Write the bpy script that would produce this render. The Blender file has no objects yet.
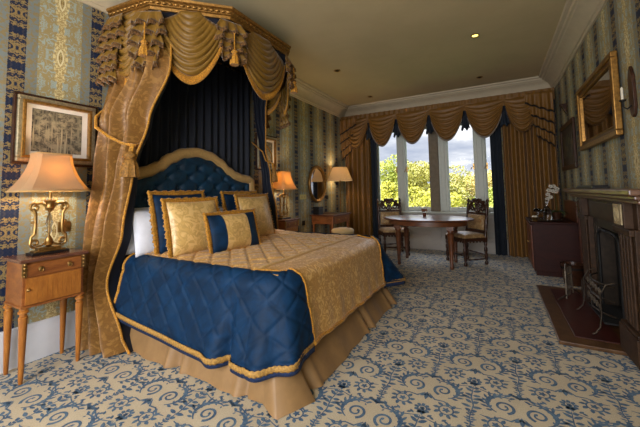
import bpy, bmesh, math, random
from math import sin, cos, pi, sqrt, radians, exp, atan2, hypot
from mathutils import Vector, Matrix, noise as mnoise
random.seed(11)
SC = bpy.context.scene
COL = SC.collection

# ------------------------------------------------------------------ helpers
def lin(c):
    c /= 255.0
    return c / 12.92 if c <= 0.04045 else ((c + 0.055) / 1.055) ** 2.4
def rgb(r, g, b): return (lin(r), lin(g), lin(b), 1.0)
def sstep(a, b, x):
    t = max(0.0, min(1.0, (x - a) / (b - a))); return t * t * (3 - 2 * t)
def lerp(a, b, t): return a + (b - a) * t
def interp(tab, x):
    """piecewise linear table [(x, v...)], returns list of values"""
    if x <= tab[0][0]: return tab[0][1:]
    for p, q in zip(tab, tab[1:]):
        if x <= q[0]:
            t = (x - p[0]) / (q[0] - p[0]); t = t * t * (3 - 2 * t)
            return tuple(lerp(a, b, t) for a, b in zip(p[1:], q[1:]))
    return tab[-1][1:]

class MB:
    """collects shapes for ONE mesh"""
    def __init__(s): s.v = []; s.f = []; s.m = []; s.uv = None; s.cur = 0
    def add(s, vs, fs, mat=None):
        b = len(s.v); s.v += [tuple(p) for p in vs]
        s.f += [tuple(i + b for i in f) for f in fs]
        s.m += [s.cur if mat is None else mat] * len(fs); return s
    def box(s, x0, x1, y0, y1, z0, z1, mtx=None):
        vs = [Vector((x, y, z)) for x in (x0, x1) for y in (y0, y1) for z in (z0, z1)]
        if mtx: vs = [mtx @ v for v in vs]
        return s.add(vs, [(0, 1, 3, 2), (4, 6, 7, 5), (0, 4, 5, 1), (2, 3, 7, 6), (0, 2, 6, 4), (1, 5, 7, 3)])
    def grid(s, fn, nu, nv, cu=False, cv=False):
        vs = []; 
        for i in range(nu + (0 if cu else 1)):
            for j in range(nv + (0 if cv else 1)):
                vs.append(fn(i / nu, j / nv))
        W = nv + (0 if cv else 1); H = nu + (0 if cu else 1); fs = []
        for i in range(nu):
            for j in range(nv):
                a = i * W + j; b = ((i + 1) % H) * W + j
                c = ((i + 1) % H) * W + (j + 1) % W; d = i * W + (j + 1) % W
                fs.append((a, b, c, d))
        return s.add(vs, fs)
    def lathe(s, prof, seg=16, c=(0, 0, 0), mtx=None, caps=True, fr=None):
        vs = []
        for i in range(seg):
            a = 2 * pi * i / seg
            for r, z in prof:
                k = fr(a, z) if fr else 1.0
                v = Vector((r * k * cos(a), r * k * sin(a), z))
                if mtx: v = mtx @ v
                vs.append((v[0] + c[0], v[1] + c[1], v[2] + c[2]))
        n = len(prof); fs = []
        for i in range(seg):
            j = (i + 1) % seg
            for k in range(n - 1): fs.append((i * n + k, j * n + k, j * n + k + 1, i * n + k + 1))
        if caps:
            fs.append(tuple(i * n for i in reversed(range(seg)))); fs.append(tuple(i * n + n - 1 for i in range(seg)))
        return s.add(vs, fs)
    def tube(s, pts, r, seg=8, closed=False, flat=1.0):
        pts = [Vector(p) for p in pts]; n = len(pts)
        rs = r if isinstance(r, (list, tuple)) else [r] * n
        vs = []; up = Vector((0, 0, 1)); prevn = None
        for i, p in enumerate(pts):
            if closed: t = pts[(i + 1) % n] - pts[i - 1]
            else: t = pts[min(i + 1, n - 1)] - pts[max(i - 1, 0)]
            if t.length < 1e-9: t = Vector((0, 0, 1))
            t.normalize()
            if prevn is None:
                nn = t.cross(up)
                if nn.length < 1e-3: nn = t.cross(Vector((0, 1, 0)))
            else:
                nn = prevn - t * prevn.dot(t)
                if nn.length < 1e-4: nn = t.cross(up)
            nn.normalize(); prevn = nn; b = t.cross(nn)
            for k in range(seg):
                a = 2 * pi * k / seg
                vs.append(p + (nn * cos(a) + b * sin(a) * flat) * rs[i])
        fs = []
        for i in range(n if closed else n - 1):
            for k in range(seg):
                a = i * seg + k; b_ = i * seg + (k + 1) % seg
                j = (i + 1) % n
                fs.append((a, b_, j * seg + (k + 1) % seg, j * seg + k))
        if not closed:
            fs.append(tuple(reversed(range(seg)))); fs.append(tuple((n - 1) * seg + k for k in range(seg)))
        return s.add(vs, fs)
    def ball(s, c, r, seg=10, sc=(1, 1, 1), rings=6):
        prof = [(r * sin(pi * k / rings) + 1e-5, -r * cos(pi * k / rings)) for k in range(rings + 1)]
        m = Matrix.Diagonal((sc[0], sc[1], sc[2]))
        return s.lathe(prof, seg, c, m, caps=False)
    def prism(s, poly, a0, a1, axis=2, mtx=None):
        """poly of 2D points extruded along axis (0,1,2)"""
        n = len(poly); vs = []
        for a in (a0, a1):
            for p in poly:
                if axis == 2: v = Vector((p[0], p[1], a))
                elif axis == 1: v = Vector((p[0], a, p[1]))
                else: v = Vector((a, p[0], p[1]))
                if mtx: v = mtx @ v
                vs.append(v)
        fs = [tuple(range(n - 1, -1, -1)), tuple(range(n, 2 * n))]
        for i in range(n):
            j = (i + 1) % n; fs.append((i, j, n + j, n + i))
        return s.add(vs, fs)
    def sweep(s, path, prof, closed=False):
        """sweep a (out, up) profile along a horizontal xy path (mitred); out = to the right of travel"""
        n = len(path); P = [Vector((p[0], p[1])) for p in path]; vs = []
        for i in range(n):
            d0 = (P[i] - P[i - 1]) if (i > 0 or closed) else None
            d1 = (P[(i + 1) % n] - P[i]) if (i < n - 1 or closed) else None
            if d0 is None: d0 = d1
            if d1 is None: d1 = d0
            d0 = d0.normalized(); d1 = d1.normalized()
            n0 = Vector((d0.y, -d0.x)); n1 = Vector((d1.y, -d1.x)); m = (n0 + n1)
            m = m / max(0.2, (1 + n0.dot(n1)))
            z = path[i][2] if len(path[i]) > 2 else 0
            for o, u in prof: vs.append((P[i].x + m.x * o, P[i].y + m.y * o, z + u))
        k = len(prof); fs = []
        for i in range(n if closed else n - 1):
            j = (i + 1) % n
            for a in range(k):
                b = (a + 1) % k; fs.append((i * k + a, i * k + b, j * k + b, j * k + a))
        if not closed:
            fs.append(tuple(range(k))); fs.append(tuple((n - 1) * k + a for a in reversed(range(k))))
        return s.add(vs, fs)
    def xf(s, mtx, start=0):
        for i in range(start, len(s.v)): s.v[i] = tuple(mtx @ Vector(s.v[i]))
        return s
    def build(s, name, mats, parent=None, smooth=45, bevel=0.0, solid=0.0, sub=0, origin=None):
        me = bpy.data.meshes.new(name)
        vs = s.v
        o = bpy.data.objects.new(name, me)
        if parent is not None:
            o.parent = parent
            if origin != 'local':
                L = parent_world(parent); vs = [(v[0] - L[0], v[1] - L[1], v[2] - L[2]) for v in vs]
        elif origin is not None:
            vs = [(v[0] - origin[0], v[1] - origin[1], v[2] - origin[2]) for v in vs]; o.location = origin
        me.from_pydata([tuple(v) for v in vs], [], s.f)
        if not isinstance(mats, (list, tuple)): mats = [mats]
        for m in mats: me.materials.append(m)
        if len(mats) > 1: me.polygons.foreach_set('material_index', s.m)
        if s.uv:
            uvl = me.uv_layers.new(name='UVMap')
            for lp in me.loops: uvl.data[lp.index].uv = s.uv[lp.vertex_index]
        bm = bmesh.new(); bm.from_mesh(me)
        bmesh.ops.recalc_face_normals(bm, faces=bm.faces); bm.to_mesh(me); bm.free()
        if smooth:
            me.polygons.foreach_set('use_smooth', [True] * len(me.polygons))
            if smooth < 180: me.set_sharp_from_angle(angle=radians(smooth))
        me.update()
        COL.objects.link(o)
        if solid:
            md = o.modifiers.new('solid', 'SOLIDIFY'); md.thickness = solid; md.offset = 0
        if bevel:
            md = o.modifiers.new('bevel', 'BEVEL'); md.width = bevel; md.segments = 2; md.limit_method = 'ANGLE'; md.angle_limit = radians(40)
        if sub:
            md = o.modifiers.new('sub', 'SUBSURF'); md.levels = sub; md.render_levels = sub
        return o

def parent_world(p):
    L = Vector((0, 0, 0))
    while p is not None: L += p.location; p = p.parent
    return L
def tag(o, label=None, cat=None, group=None, kind=None):
    if label: o['label'] = label
    if cat: o['category'] = cat
    if group: o['group'] = group
    if kind: o['kind'] = kind
    return o
def thing(name, label, cat, loc=(0, 0, 0), rz=0.0, group=None):
    o = bpy.data.objects.new(name, None); o.empty_display_size = 0.05
    COL.objects.link(o); o.location = loc; o.rotation_euler = (0, 0, rz)
    return tag(o, label, cat, group)
def copy_tree(root, loc, rz=None, label=None, group=None):
    r = root.copy(); COL.objects.link(r); r.location = loc
    if rz is not None: r.rotation_euler = (0, 0, rz)
    if label: r['label'] = label
    if group: r['group'] = group
    for ch in list(root.children):
        c = ch.copy(); COL.objects.link(c); c.parent = r
        for g in list(ch.children):
            d = g.copy(); COL.objects.link(d); d.parent = c
    return r
def struct(o): o['kind'] = 'structure'; return o

# ------------------------------------------------------------------ node helper
class E_:
    """expression on a shader socket"""
    def __init__(s, T, sock): s.T = T; s.s = sock
    def _m(s, op, *a, clamp=False):
        n = s.T.nodes.new('ShaderNodeMath'); n.operation = op; n.use_clamp = clamp
        for i, x in enumerate((s,) + a):
            if isinstance(x, E_): s.T.links.new(x.s, n.inputs[i])
            else: n.inputs[i].default_value = x
        return E_(s.T, n.outputs[0])
    def __add__(s, o): return s._m('ADD', o)
    __radd__ = __add__
    def __sub__(s, o): return s._m('SUBTRACT', o)
    def __rsub__(s, o): return (s * -1.0) + o
    def __mul__(s, o): return s._m('MULTIPLY', o)
    __rmul__ = __mul__
    def __truediv__(s, o): return s._m('DIVIDE', o)
    def abs(s): return s._m('ABSOLUTE')
    def sin(s): return s._m('SINE')
    def cos(s): return s._m('COSINE')
    def fract(s): return s._m('FRACT')
    def floor(s): return s._m('FLOOR')
    def pp(s, k): return s._m('PINGPONG', k)
    def gt(s, k): return s._m('GREATER_THAN', k)
    def lt(s, k): return s._m('LESS_THAN', k)
    def mn(s, k): return s._m('MINIMUM', k)
    def mx(s, k): return s._m('MAXIMUM', k)
    def pw(s, k): return s._m('POWER', k)
    def step(s, a, b):
        n = s.T.nodes.new('ShaderNodeMapRange'); n.interpolation_type = 'SMOOTHSTEP'; n.clamp = True
        s.T.links.new(s.s, n.inputs['Value'])
        n.inputs['From Min'].default_value = a; n.inputs['From Max'].default_value = b
        return E_(s.T, n.outputs['Result'])

class Mat:
    def __init__(s, name, base=(0.8, 0.8, 0.8, 1), rough=0.6, metal=0.0, sheen=0.0, sheen_tint=None, coat=0.0, spec=0.5):
        s.m = bpy.data.materials.new(name); s.m.use_nodes = True
        s.T = s.m.node_tree; s.b = s.T.nodes['Principled BSDF']
        s.b.inputs['Base Color'].default_value = base; s.b.inputs['Roughness'].default_value = rough
        s.b.inputs['Metallic'].default_value = metal; s.b.inputs['Sheen Weight'].default_value = sheen
        s.b.inputs['Sheen Roughness'].default_value = 0.35
        if sheen_tint: s.b.inputs['Sheen Tint'].default_value = sheen_tint
        s.b.inputs['Coat Weight'].default_value = coat
        s.b.inputs['Specular IOR Level'].default_value = spec
    def N(s, t, **kw):
        n = s.T.nodes.new(t)
        for k, v in kw.items():
            if k in n.inputs: n.inputs[k].default_value = v
            else: setattr(n, k, v)
        return n
    def coord(s, kind='Object'):
        n = s.T.nodes.new('ShaderNodeTexCoord'); return n.outputs[kind]
    def pos(s): return s.T.nodes.new('ShaderNodeNewGeometry').outputs['Position']
    def xyz(s, sock):
        n = s.T.nodes.new('ShaderNodeSeparateXYZ'); s.T.links.new(sock, n.inputs[0])
        return [E_(s.T, n.outputs[i]) for i in range(3)]
    def vec(s, x, y, z=0.0):
        n = s.T.nodes.new('ShaderNodeCombineXYZ')
        for i, q in enumerate((x, y, z)):
            if isinstance(q, E_): s.T.links.new(q.s, n.inputs[i])
            else: n.inputs[i].default_value = q
        return n.outputs[0]
    def noise(s, vec, scale=5, detail=3, rough=0.5, dist=0.0):
        n = s.N('ShaderNodeTexNoise'); n.inputs['Scale'].default_value = scale; n.inputs['Detail'].default_value = detail
        n.inputs['Roughness'].default_value = rough; n.inputs['Distortion'].default_value = dist
        s.T.links.new(vec, n.inputs['Vector']); return E_(s.T, n.outputs['Fac'])
    def scalev(s, vec, sc):
        n = s.T.nodes.new('ShaderNodeVectorMath'); n.operation = 'MULTIPLY'; s.T.links.new(vec, n.inputs[0])
        n.inputs[1].default_value = sc; return n.outputs[0]
    def mix(s, fac, a, b):
        n = s.T.nodes.new('ShaderNodeMix'); n.data_type = 'RGBA'
        for idx, q in ((0, fac), (6, a), (7, b)):
            if isinstance(q, E_): s.T.links.new(q.s, n.inputs[idx])
            elif isinstance(q, bpy.types.NodeSocket): s.T.links.new(q, n.inputs[idx])
            else: n.inputs[idx].default_value = q
        return n.outputs[2]
    def color(s, sock): s.T.links.new(sock, s.b.inputs['Base Color']); return s
    def rough(s, e): s.T.links.new(e.s, s.b.inputs['Roughness']); return s
    def bump(s, h, strength=0.3, dist=0.01):
        n = s.T.nodes.new('ShaderNodeBump'); n.inputs['Strength'].default_value = strength; n.inputs['Distance'].default_value = dist
        s.T.links.new(h.s if isinstance(h, E_) else h, n.inputs['Height']); s.T.links.new(n.outputs[0], s.b.inputs['Normal']); return s

# ------------------------------------------------------------------ materials
def wood(name, c1, c2, rough=0.35, scale=(3, 3, 22), coat=0.25, axis=None):
    m = Mat(name, rough=rough, coat=coat); v = m.scalev(m.coord(), scale)
    n = m.noise(v, 1.6, 5, 0.6, 0.8); n2 = m.noise(v, 9, 3, 0.6)
    m.color(m.mix((n * 0.75 + n2 * 0.25).step(0.3, 0.7), c1, c2)); m.bump(n2, 0.08, 0.003)
    m.b.inputs['Coat Roughness'].default_value = 0.2
    return m.m
def damask(name, base, lite, scale=6.0, rough=0.5, sheen=0.3, thr=(0.5, 0.58), mirror=0.0, uv=False, bump=0.12, lo=0.9):
    m = Mat(name, rough=rough, sheen=sheen); v = m.coord('UV' if uv else 'Object')
    if mirror:
        x, y, z = m.xyz(v); v = m.vec(x.pp(mirror), y.pp(mirror * 1.3), z.pp(mirror * 1.3))
    n = m.noise(v, scale, 2.5, 0.55, 2.2); n2 = m.noise(v, scale * 5, 2, 0.5)
    k = n.step(*thr)
    k2 = n.step(0.38, 0.44) * (1.0 - n.step(0.44, 0.5))
    c = m.mix(k, base, lite); 
    c = m.mix(k2 * 0.35, c, tuple(x * lo * 0.6 for x in base[:3]) + (1,))
    m.color(c); m.bump(n2 * 0.3 + k * 0.7, bump, 0.004); m.rough((1.0 - k * 0.3) * rough)
    return m.m
def plain(name, c, rough=0.6, metal=0.0, sheen=0.0, coat=0.0, noise_amt=0.0, nscale=20, bump=0.0, tint=None):
    m = Mat(name, c, rough, metal, sheen, tint, coat)
    v = m.coord(); n = m.noise(v, nscale, 4, 0.6)
    d = tuple(x * (1 - max(noise_amt, 0.06)) for x in c[:3]) + (1,)
    m.color(m.mix(n.step(0.35, 0.65), d, c))
    if bump: m.bump(n, bump, 0.004)
    return m.m
def velvet(name, c, sheenc, sheen=0.8, rough=0.75, amt=0.35):
    m = Mat(name, c, rough, sheen=sheen, sheen_tint=sheenc); v = m.coord()
    n = m.noise(v, 7, 5, 0.65, 1.0)
    m.color(m.mix(n.step(0.35, 0.7), tuple(x * (1 - amt) for x in c[:3]) + (1,), tuple(min(1, x * (1 + amt)) for x in c[:3]) + (1,)))
    m.bump(n, 0.15, 0.006); return m.m

GOLD_FAB = damask('gold_damask_curtain', rgb(128, 88, 34), rgb(148, 108, 54), 12.0, 0.55, 0.25, mirror=0.22)
GOLD_FAR = plain('gold_curtain_silk', rgb(122, 84, 30), 0.5, sheen=.15, noise_amt=.14, nscale=10)
GOLD_SWAG = plain('gold_swag_satin', rgb(126, 92, 26), 0.5, sheen=0.25, noise_amt=0.18, nscale=30, bump=0.1)
GOLD_FRINGE = plain('gold_fringe', rgb(204, 142, 38), 0.7, sheen=0.3, noise_amt=0.55, nscale=90, bump=0.6)
GOLD_RUCHE = plain('dark_gold_fringe', rgb(118, 80, 32), 0.75, sheen=0.3, noise_amt=0.75, nscale=70, bump=0.8)
GOLD_SPREAD = damask('gold_quilt', rgb(192, 144, 76), rgb(222, 182, 114), 20.0, 0.42, 0.2, thr=(0.52, 0.60), uv=False, bump=0.2)
GOLD_CUSH = damask('gold_cushion_silk', rgb(204, 166, 98), rgb(220, 184, 120), 12.0, 0.4, 0.2, thr=(0.48, 0.56))
GOLD_SKIRT = plain('gold_taffeta_skirt', rgb(148, 114, 72), 0.55, sheen=0.15, noise_amt=0.12, nscale=14, bump=0.12)
TASSEL = plain('tassel_gold_silk', rgb(158, 112, 46), 0.75, noise_amt=0.5, nscale=60, bump=0.5)
GOLD_BORDER = plain('gold_upholstery_border', rgb(206, 168, 108), 0.42, sheen=0.2, noise_amt=0.15, nscale=40)
NAVY_VEL = velvet('navy_velvet', rgb(4, 40, 70), rgb(60, 130, 180), 0.03, 0.65)
NAVY_HEAD = velvet('navy_headboard_velvet', rgb(8, 54, 82), rgb(60, 130, 170), 0.06, 0.6)
NAVY_LIN = velvet('navy_lining', rgb(10, 20, 38), rgb(60, 80, 120), 0.06, 0.7, 0.2)
NAVY_CUR = velvet('navy_curtain_lining', rgb(7, 22, 36), rgb(60, 90, 120), 0.12, 0.7, 0.2)
NAVY_FRINGE = plain('navy_fringe', rgb(18, 44, 84), 0.8, noise_amt=0.5, nscale=80, bump=0.6)
WHITE_COT = plain('white_cotton', rgb(225, 228, 238), 0.8, sheen=0.1, noise_amt=0.04, bump=0.1)
MAHOG = wood('mahogany', rgb(82, 46, 26), rgb(118, 70, 38), 0.3, (6, 3, 12), 0.3)
OAKD = wood('carved_dark_oak', rgb(40, 24, 16), rgb(72, 42, 26), 0.35, (8, 8, 14), 0.3)
YEW = wood('yew_veneer', rgb(116, 62, 24), rgb(158, 96, 42), 0.35, (4, 3, 10), 0.4)
YEWLEG = wood('yew_leg', rgb(144, 84, 26), rgb(182, 116, 44), 0.35, (12, 12, 3), 0.4)
YEWD = wood('dark_veneer_top', rgb(78, 46, 34), rgb(112, 72, 54), 0.25, (6, 2, 4), 0.4)
DESKW = wood('desk_wood', rgb(112, 62, 30), rgb(158, 96, 50), 0.3, (5, 5, 9), 0.3)
BLACKW = wood('ebonised_cabinet', rgb(40, 13, 8), rgb(56, 20, 11), 0.5, (4, 4, 9), 0.0)
REDW = wood('red_brown_wood', rgb(78, 38, 20), rgb(112, 60, 34), 0.35, (4, 4, 9), 0.25)
MANTELW = wood('fireplace_brown_wood', rgb(46, 31, 20), rgb(72, 51, 34), 0.5, (6, 6, 10), 0.0)
SHELFW = wood('mantel_shelf_wood', rgb(84, 58, 42), rgb(116, 84, 64), 0.3, (8, 2, 8), 0.3)
HEARTHW = wood('hearth_wood_kerb', rgb(66, 42, 22), rgb(98, 68, 38), 0.4, (5, 5, 5), 0.2)
BRASS = plain('antique_brass', rgb(190, 152, 92), 0.35, 1.0, noise_amt=0.35, nscale=30)
GILT = plain('gilt_frame', rgb(168, 124, 62), 0.38, 0.75, noise_amt=0.4, nscale=40, bump=0.25)
GILTD = plain('dark_gilt_frame', rgb(120, 82, 40), 0.42, 0.6, noise_amt=0.4, nscale=40, bump=0.25)
SILVER = plain('silver_leaf_frame', rgb(206, 192, 160), 0.32, 0.8, noise_amt=0.3, nscale=60)
IRON = plain('black_cast_iron', rgb(10, 9, 9), 0.7, 0.1, noise_amt=0.3)
BRIGHT = plain('worn_bright_steel', rgb(150, 138, 122), 0.35, 0.8, noise_amt=0.3)
STEEL = plain('polished_grate_steel', rgb(70, 60, 50), 0.5, 0.7, noise_amt=0.3)
PLASTER = plain('cream_plaster', rgb(194, 180, 152), 0.7, noise_amt=0.05, nscale=8)
WHITEP = plain('white_gloss_paint', rgb(215, 217, 222), 0.4, noise_amt=0.04, nscale=6)
WINP = plain('window_frame_paint', rgb(198, 203, 192), 0.45, noise_amt=0.05)
STONE = plain('window_mullion_stone', rgb(128, 116, 98), 0.8, noise_amt=0.18, nscale=12, bump=0.2)
PANELP = plain('grey_panel_paint', rgb(176, 170, 162), 0.55, noise_amt=0.04)
CEILP = plain('ceiling_paint', rgb(194, 177, 138), 0.9, noise_amt=0.03, nscale=2)
BLACKP = plain('black_plastic', rgb(22, 18, 18), 0.4)
MAT_BOARD = plain('cream_mount_board', rgb(226, 216, 204), 0.8)
TAN_UPH = damask('tan_upholstery', rgb(150, 118, 76), rgb(176, 146, 100), 12, 0.55, 0.2)
PLANT = plain('orchid_leaf_green', rgb(50, 70, 34), 0.5, noise_amt=0.3)
PETAL = plain('white_petal', rgb(190, 184, 170), 0.6)
TILE = plain('red_hearth_tile', rgb(66, 28, 22), 0.35, noise_amt=0.2, nscale=9)
BARK = plain('tree_bark', rgb(88, 74, 58), 0.9, noise_amt=0.4, bump=0.5)
GRASS = plain('meadow_grass', rgb(96, 120, 44), 0.9, noise_amt=0.4, nscale=2)
DARK_FRINGE = plain('dark_pelmet_fringe', rgb(34, 30, 30), 0.8, noise_amt=0.6, nscale=80, bump=0.5)
BRAID = plain('hem_braid_gold', rgb(182, 138, 66), 0.7, noise_amt=0.45, nscale=90, bump=0.5)
BEAD = plain('silver_grey_bead_fringe', rgb(150, 140, 130), 0.6, noise_amt=0.5, nscale=80)
CER_W = plain('white_glazed_ceramic', rgb(222, 216, 196), 0.3, noise_amt=0.04)

for q_ in (BLACKW, MANTELW, OAKD, NAVY_VEL): q_.node_tree.nodes['Principled BSDF'].inputs['Specular IOR Level'].default_value = .22
m = Mat('mirror_glass', (0.5, 0.48, 0.46, 1), 0.04, 1.0); MIRROR = m.m
def glass(name, rough=0.02, tint=(1, 1, 1, 1)):
    m = Mat(name, tint, rough); m.b.inputs['Transmission Weight'].default_value = 1.0; m.b.inputs['IOR'].default_value = 1.45
    return m.m
GLASS = glass('clear_glass'); CRYSTAL = glass('cut_crystal', 0.05)
# thin window pane: mostly transparent with a glossy reflection
m = Mat('window_pane'); T = m.T; T.nodes.remove(m.b)
tr = T.nodes.new('ShaderNodeBsdfTransparent'); gl = T.nodes.new('ShaderNodeBsdfGlossy'); gl.inputs['Roughness'].default_value = 0.02
mx = T.nodes.new('ShaderNodeMixShader'); fr = T.nodes.new('ShaderNodeFresnel'); fr.inputs['IOR'].default_value = 1.08
T.links.new(fr.outputs[0], mx.inputs[0]); T.links.new(tr.outputs[0], mx.inputs[1]); T.links.new(gl.outputs[0], mx.inputs[2])
T.links.new(mx.outputs[0], T.nodes['Material Output'].inputs[0]); PANE = m.m

def shade_mat(name, col, tcol):
    m = Mat(name); T = m.T; T.nodes.remove(m.b)
    d = T.nodes.new('ShaderNodeBsdfDiffuse'); t = T.nodes.new('ShaderNodeBsdfTranslucent'); mx = T.nodes.new('ShaderNodeMixShader')
    v = m.coord(); n = m.noise(v, 40, 3)
    c = m.mix(n, tuple(x * 0.92 for x in col[:3]) + (1,), col); T.links.new(c, d.inputs[0]); t.inputs[0].default_value = tcol
    mx.inputs[0].default_value = 0.55
    T.links.new(d.outputs[0], mx.inputs[1]); T.links.new(t.outputs[0], mx.inputs[2]); T.links.new(mx.outputs[0], T.nodes['Material Output'].inputs[0])
    return m.m
SHADE = shade_mat('silk_lampshade', rgb(200, 182, 150), rgb(212, 176, 124))
SHADE2 = shade_mat('pleated_lampshade', rgb(224, 212, 184), rgb(230, 208, 166))
def emit(name, col, st):
    m = Mat(name); m.b.inputs['Emission Color'].default_value = col; m.b.inputs['Emission Strength'].default_value = st; return m.m
BULB = emit('warm_bulb', (1, 0.55, 0.2, 1), 6.0)
DOWNL = emit('lit_downlight', (1, 0.78, 0.15, 1), 2.5)

def wallpaper(name, axis):
    m = Mat(name, rough=0.62, spec=0.35); x, y, z = m.xyz(m.pos()); c = (x, y)[axis]
    f = (((c - 0.935) / 0.55 + 100.5).fract() - 0.5) * 0.55
    d = f.abs(); e = 0.275 - d
    ns = m.noise(m.vec(d, z.pp(0.14), 3.0), 30, 3, 0.6, 1.6)
    navy = ns.step(0.47, 0.52)
    ns3 = m.noise(m.vec(d, z.pp(0.14), 9.0), 75, 2, 0.6, 1.0)
    navy = navy * (1.0 - ns3.step(0.55, 0.6) * 0.9)
    band = (z * (2 * pi / 0.28)).cos(); blk = band.step(0.80, 0.95)
    navyc = m.mix(navy * (1.0 - blk * 0.9), rgb(18, 34, 64), rgb(146, 124, 78))
    # pale damask stripe with an ogee column down its centre
    np_ = m.noise(m.vec(e, z.pp(0.24), 6.0), 26, 3.5, 0.6, 1.6)
    pale = m.mix(np_.step(0.45, 0.52), rgb(158, 172, 166), rgb(158, 142, 98))
    og = ((z * (2 * pi / 0.48)).cos() * 0.012 + 0.036) + (np_ - 0.5) * 0.05
    inner = e.lt(og)
    npi = m.noise(m.vec(e, z.pp(0.12), 12.0), 55, 2.5, 0.55, 1.2)
    inc = m.mix(npi.step(0.46, 0.54), rgb(214, 200, 150), rgb(168, 146, 96))
    apex = (z * (2 * pi / 0.48)).cos() * 0.05 - 0.022
    inc = m.mix((apex - e).step(0.0, 0.006), inc, rgb(224, 214, 172))
    inc = m.mix((apex - 0.012 - e).step(0.0, 0.004), inc, m.mix(npi.step(0.5, 0.55), rgb(190, 176, 126), rgb(140, 116, 66)))
    pale = m.mix(inner, pale, inc)
    # plain mottled ground
    ng = m.noise(m.vec(c, z, 1.0), 38, 3, 0.6, 0.6)
    grd = m.mix(ng.step(0.45, 0.56), rgb(120, 130, 130), rgb(138, 124, 88))
    col = m.mix(e.lt(0.15), grd, pale); col = m.mix((d + (ns3 - 0.5) * 0.012).lt(0.052), col, navyc)
    m.color(col); m.bump(np_, 0.06, 0.002)
    return m.m
WP_L = wallpaper('damask_stripe_wallpaper', 1); WP_F = wallpaper('damask_stripe_wallpaper_end', 0)

m = Mat('carpet_beige', rough=0.95, sheen=0.15); v = m.pos(); n = m.noise(v, 160, 3, 0.7); n2 = m.noise(v, 3, 3)
m.color(m.mix(n.step(0.3, 0.7) * 0.6 + n2.step(0.3, 0.7) * 0.3, rgb(168, 154, 128), rgb(206, 192, 164))); m.bump(n, 0.5, 0.004); CARPET = m.m
m = Mat('carpet_blue', rough=0.95, sheen=0.15); v = m.pos(); n = m.noise(v, 110, 3, 0.7); n2 = m.noise(v, 14, 3, 0.6)
m.color(m.mix(n.step(0.35, 0.65) * 0.5 + n2.step(0.35, 0.65) * 0.5, rgb(38, 68, 100), rgb(92, 118, 140))); m.bump(n, 0.5, 0.004); CARPETB = m.m

# ------------------------------------------------------------------ room
XL, XR, YF, YB, ZC = -3.15, 0.98, 6.9, -1.7, 3.2
# floor: beige pile with blue scrolls woven in (raised 1.5 mm pile), one mesh
fl = MB(); fl.add([(XL - .1, YB - .1, 0), (XR + .1, YB - .1, 0), (XR + .1, YF + .5, 0), (XL - .1, YF + .5, 0)], [(0, 1, 2, 3)], 0)
fl.add([(XL - .1, YB - .1, -.1), (XR + .1, YB - .1, -.1), (XR + .1, YF + .5, -.1), (XL - .1, YF + .5, -.1)], [(3, 2, 1, 0)], 0)
def ribbon(pts, ws, out):
    n = len(pts); L = []; R = []
    for i in range(n):
        a = pts[max(0, i - 1)]; b = pts[min(n - 1, i + 1)]
        dx, dy = b[0] - a[0], b[1] - a[1]; l = hypot(dx, dy) or 1e-6; nx, ny = -dy / l, dx / l
        w = ws[i] / 2; L.append((pts[i][0] + nx * w, pts[i][1] + ny * w)); R.append((pts[i][0] - nx * w, pts[i][1] - ny * w))
    out.append(('r', L, R))
def leafp(x, y, a, l, w, out):
    ca, sa = cos(a), sin(a); P = []
    for t, k in ((0, 0), (.25, .8), (.5, 1), (.75, .7), (1, 0), (.75, -.7), (.5, -1), (.25, -.8)):
        u, v_ = t * l, k * w / 2; P.append((x + u * ca - v_ * sa, y + u * sa + v_ * ca))
    out.append(('p', P))
def spiral(cx, cy, r0, r1, a0, turns, w0, w1, out, n=26):
    pts = []; ws = []
    for i in range(n + 1):
        t = i / n; r = r0 + (r1 - r0) * t ** 0.85; a = a0 + turns * 2 * pi * t
        pts.append((cx + r * cos(a), cy + r * sin(a))); ws.append(lerp(w0, w1, t))
    ribbon(pts, ws, out); return pts
def wreath(cx, cy, r, out):
    pts = [(cx + r * .62 * cos(2 * pi * i / 14), cy + r * .62 * sin(2 * pi * i / 14)) for i in range(15)]
    ribbon(pts, [.009] * 15, out)
    for k in range(9):
        a = 2 * pi * k / 9; leafp(cx + r * .6 * cos(a), cy + r * .6 * sin(a), a + .5, r * .62, .022, out)
    for k in range(5):
        a = 2 * pi * k / 5; leafp(cx, cy, a, r * .38, .014, out)
def sprig(cx, cy, s, out):
    ribbon([(cx, cy - .12 * s), (cx + .008 * s, cy - .05 * s), (cx - .006 * s, cy + .02 * s), (cx, cy + .12 * s)], [.004, .008, .008, .004], out)
    for k in range(7):
        yy = cy + (-.10 + k * .033) * s; l = (.062 - .018 * abs(k - 3) / 3) * s * (1.0 if k % 2 else .7)
        for sd in (1, -1): leafp(cx, yy, pi / 2 - sd * (1.15 + .25 * sin(k * 2.1)), l, .021 * s, out)
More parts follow.
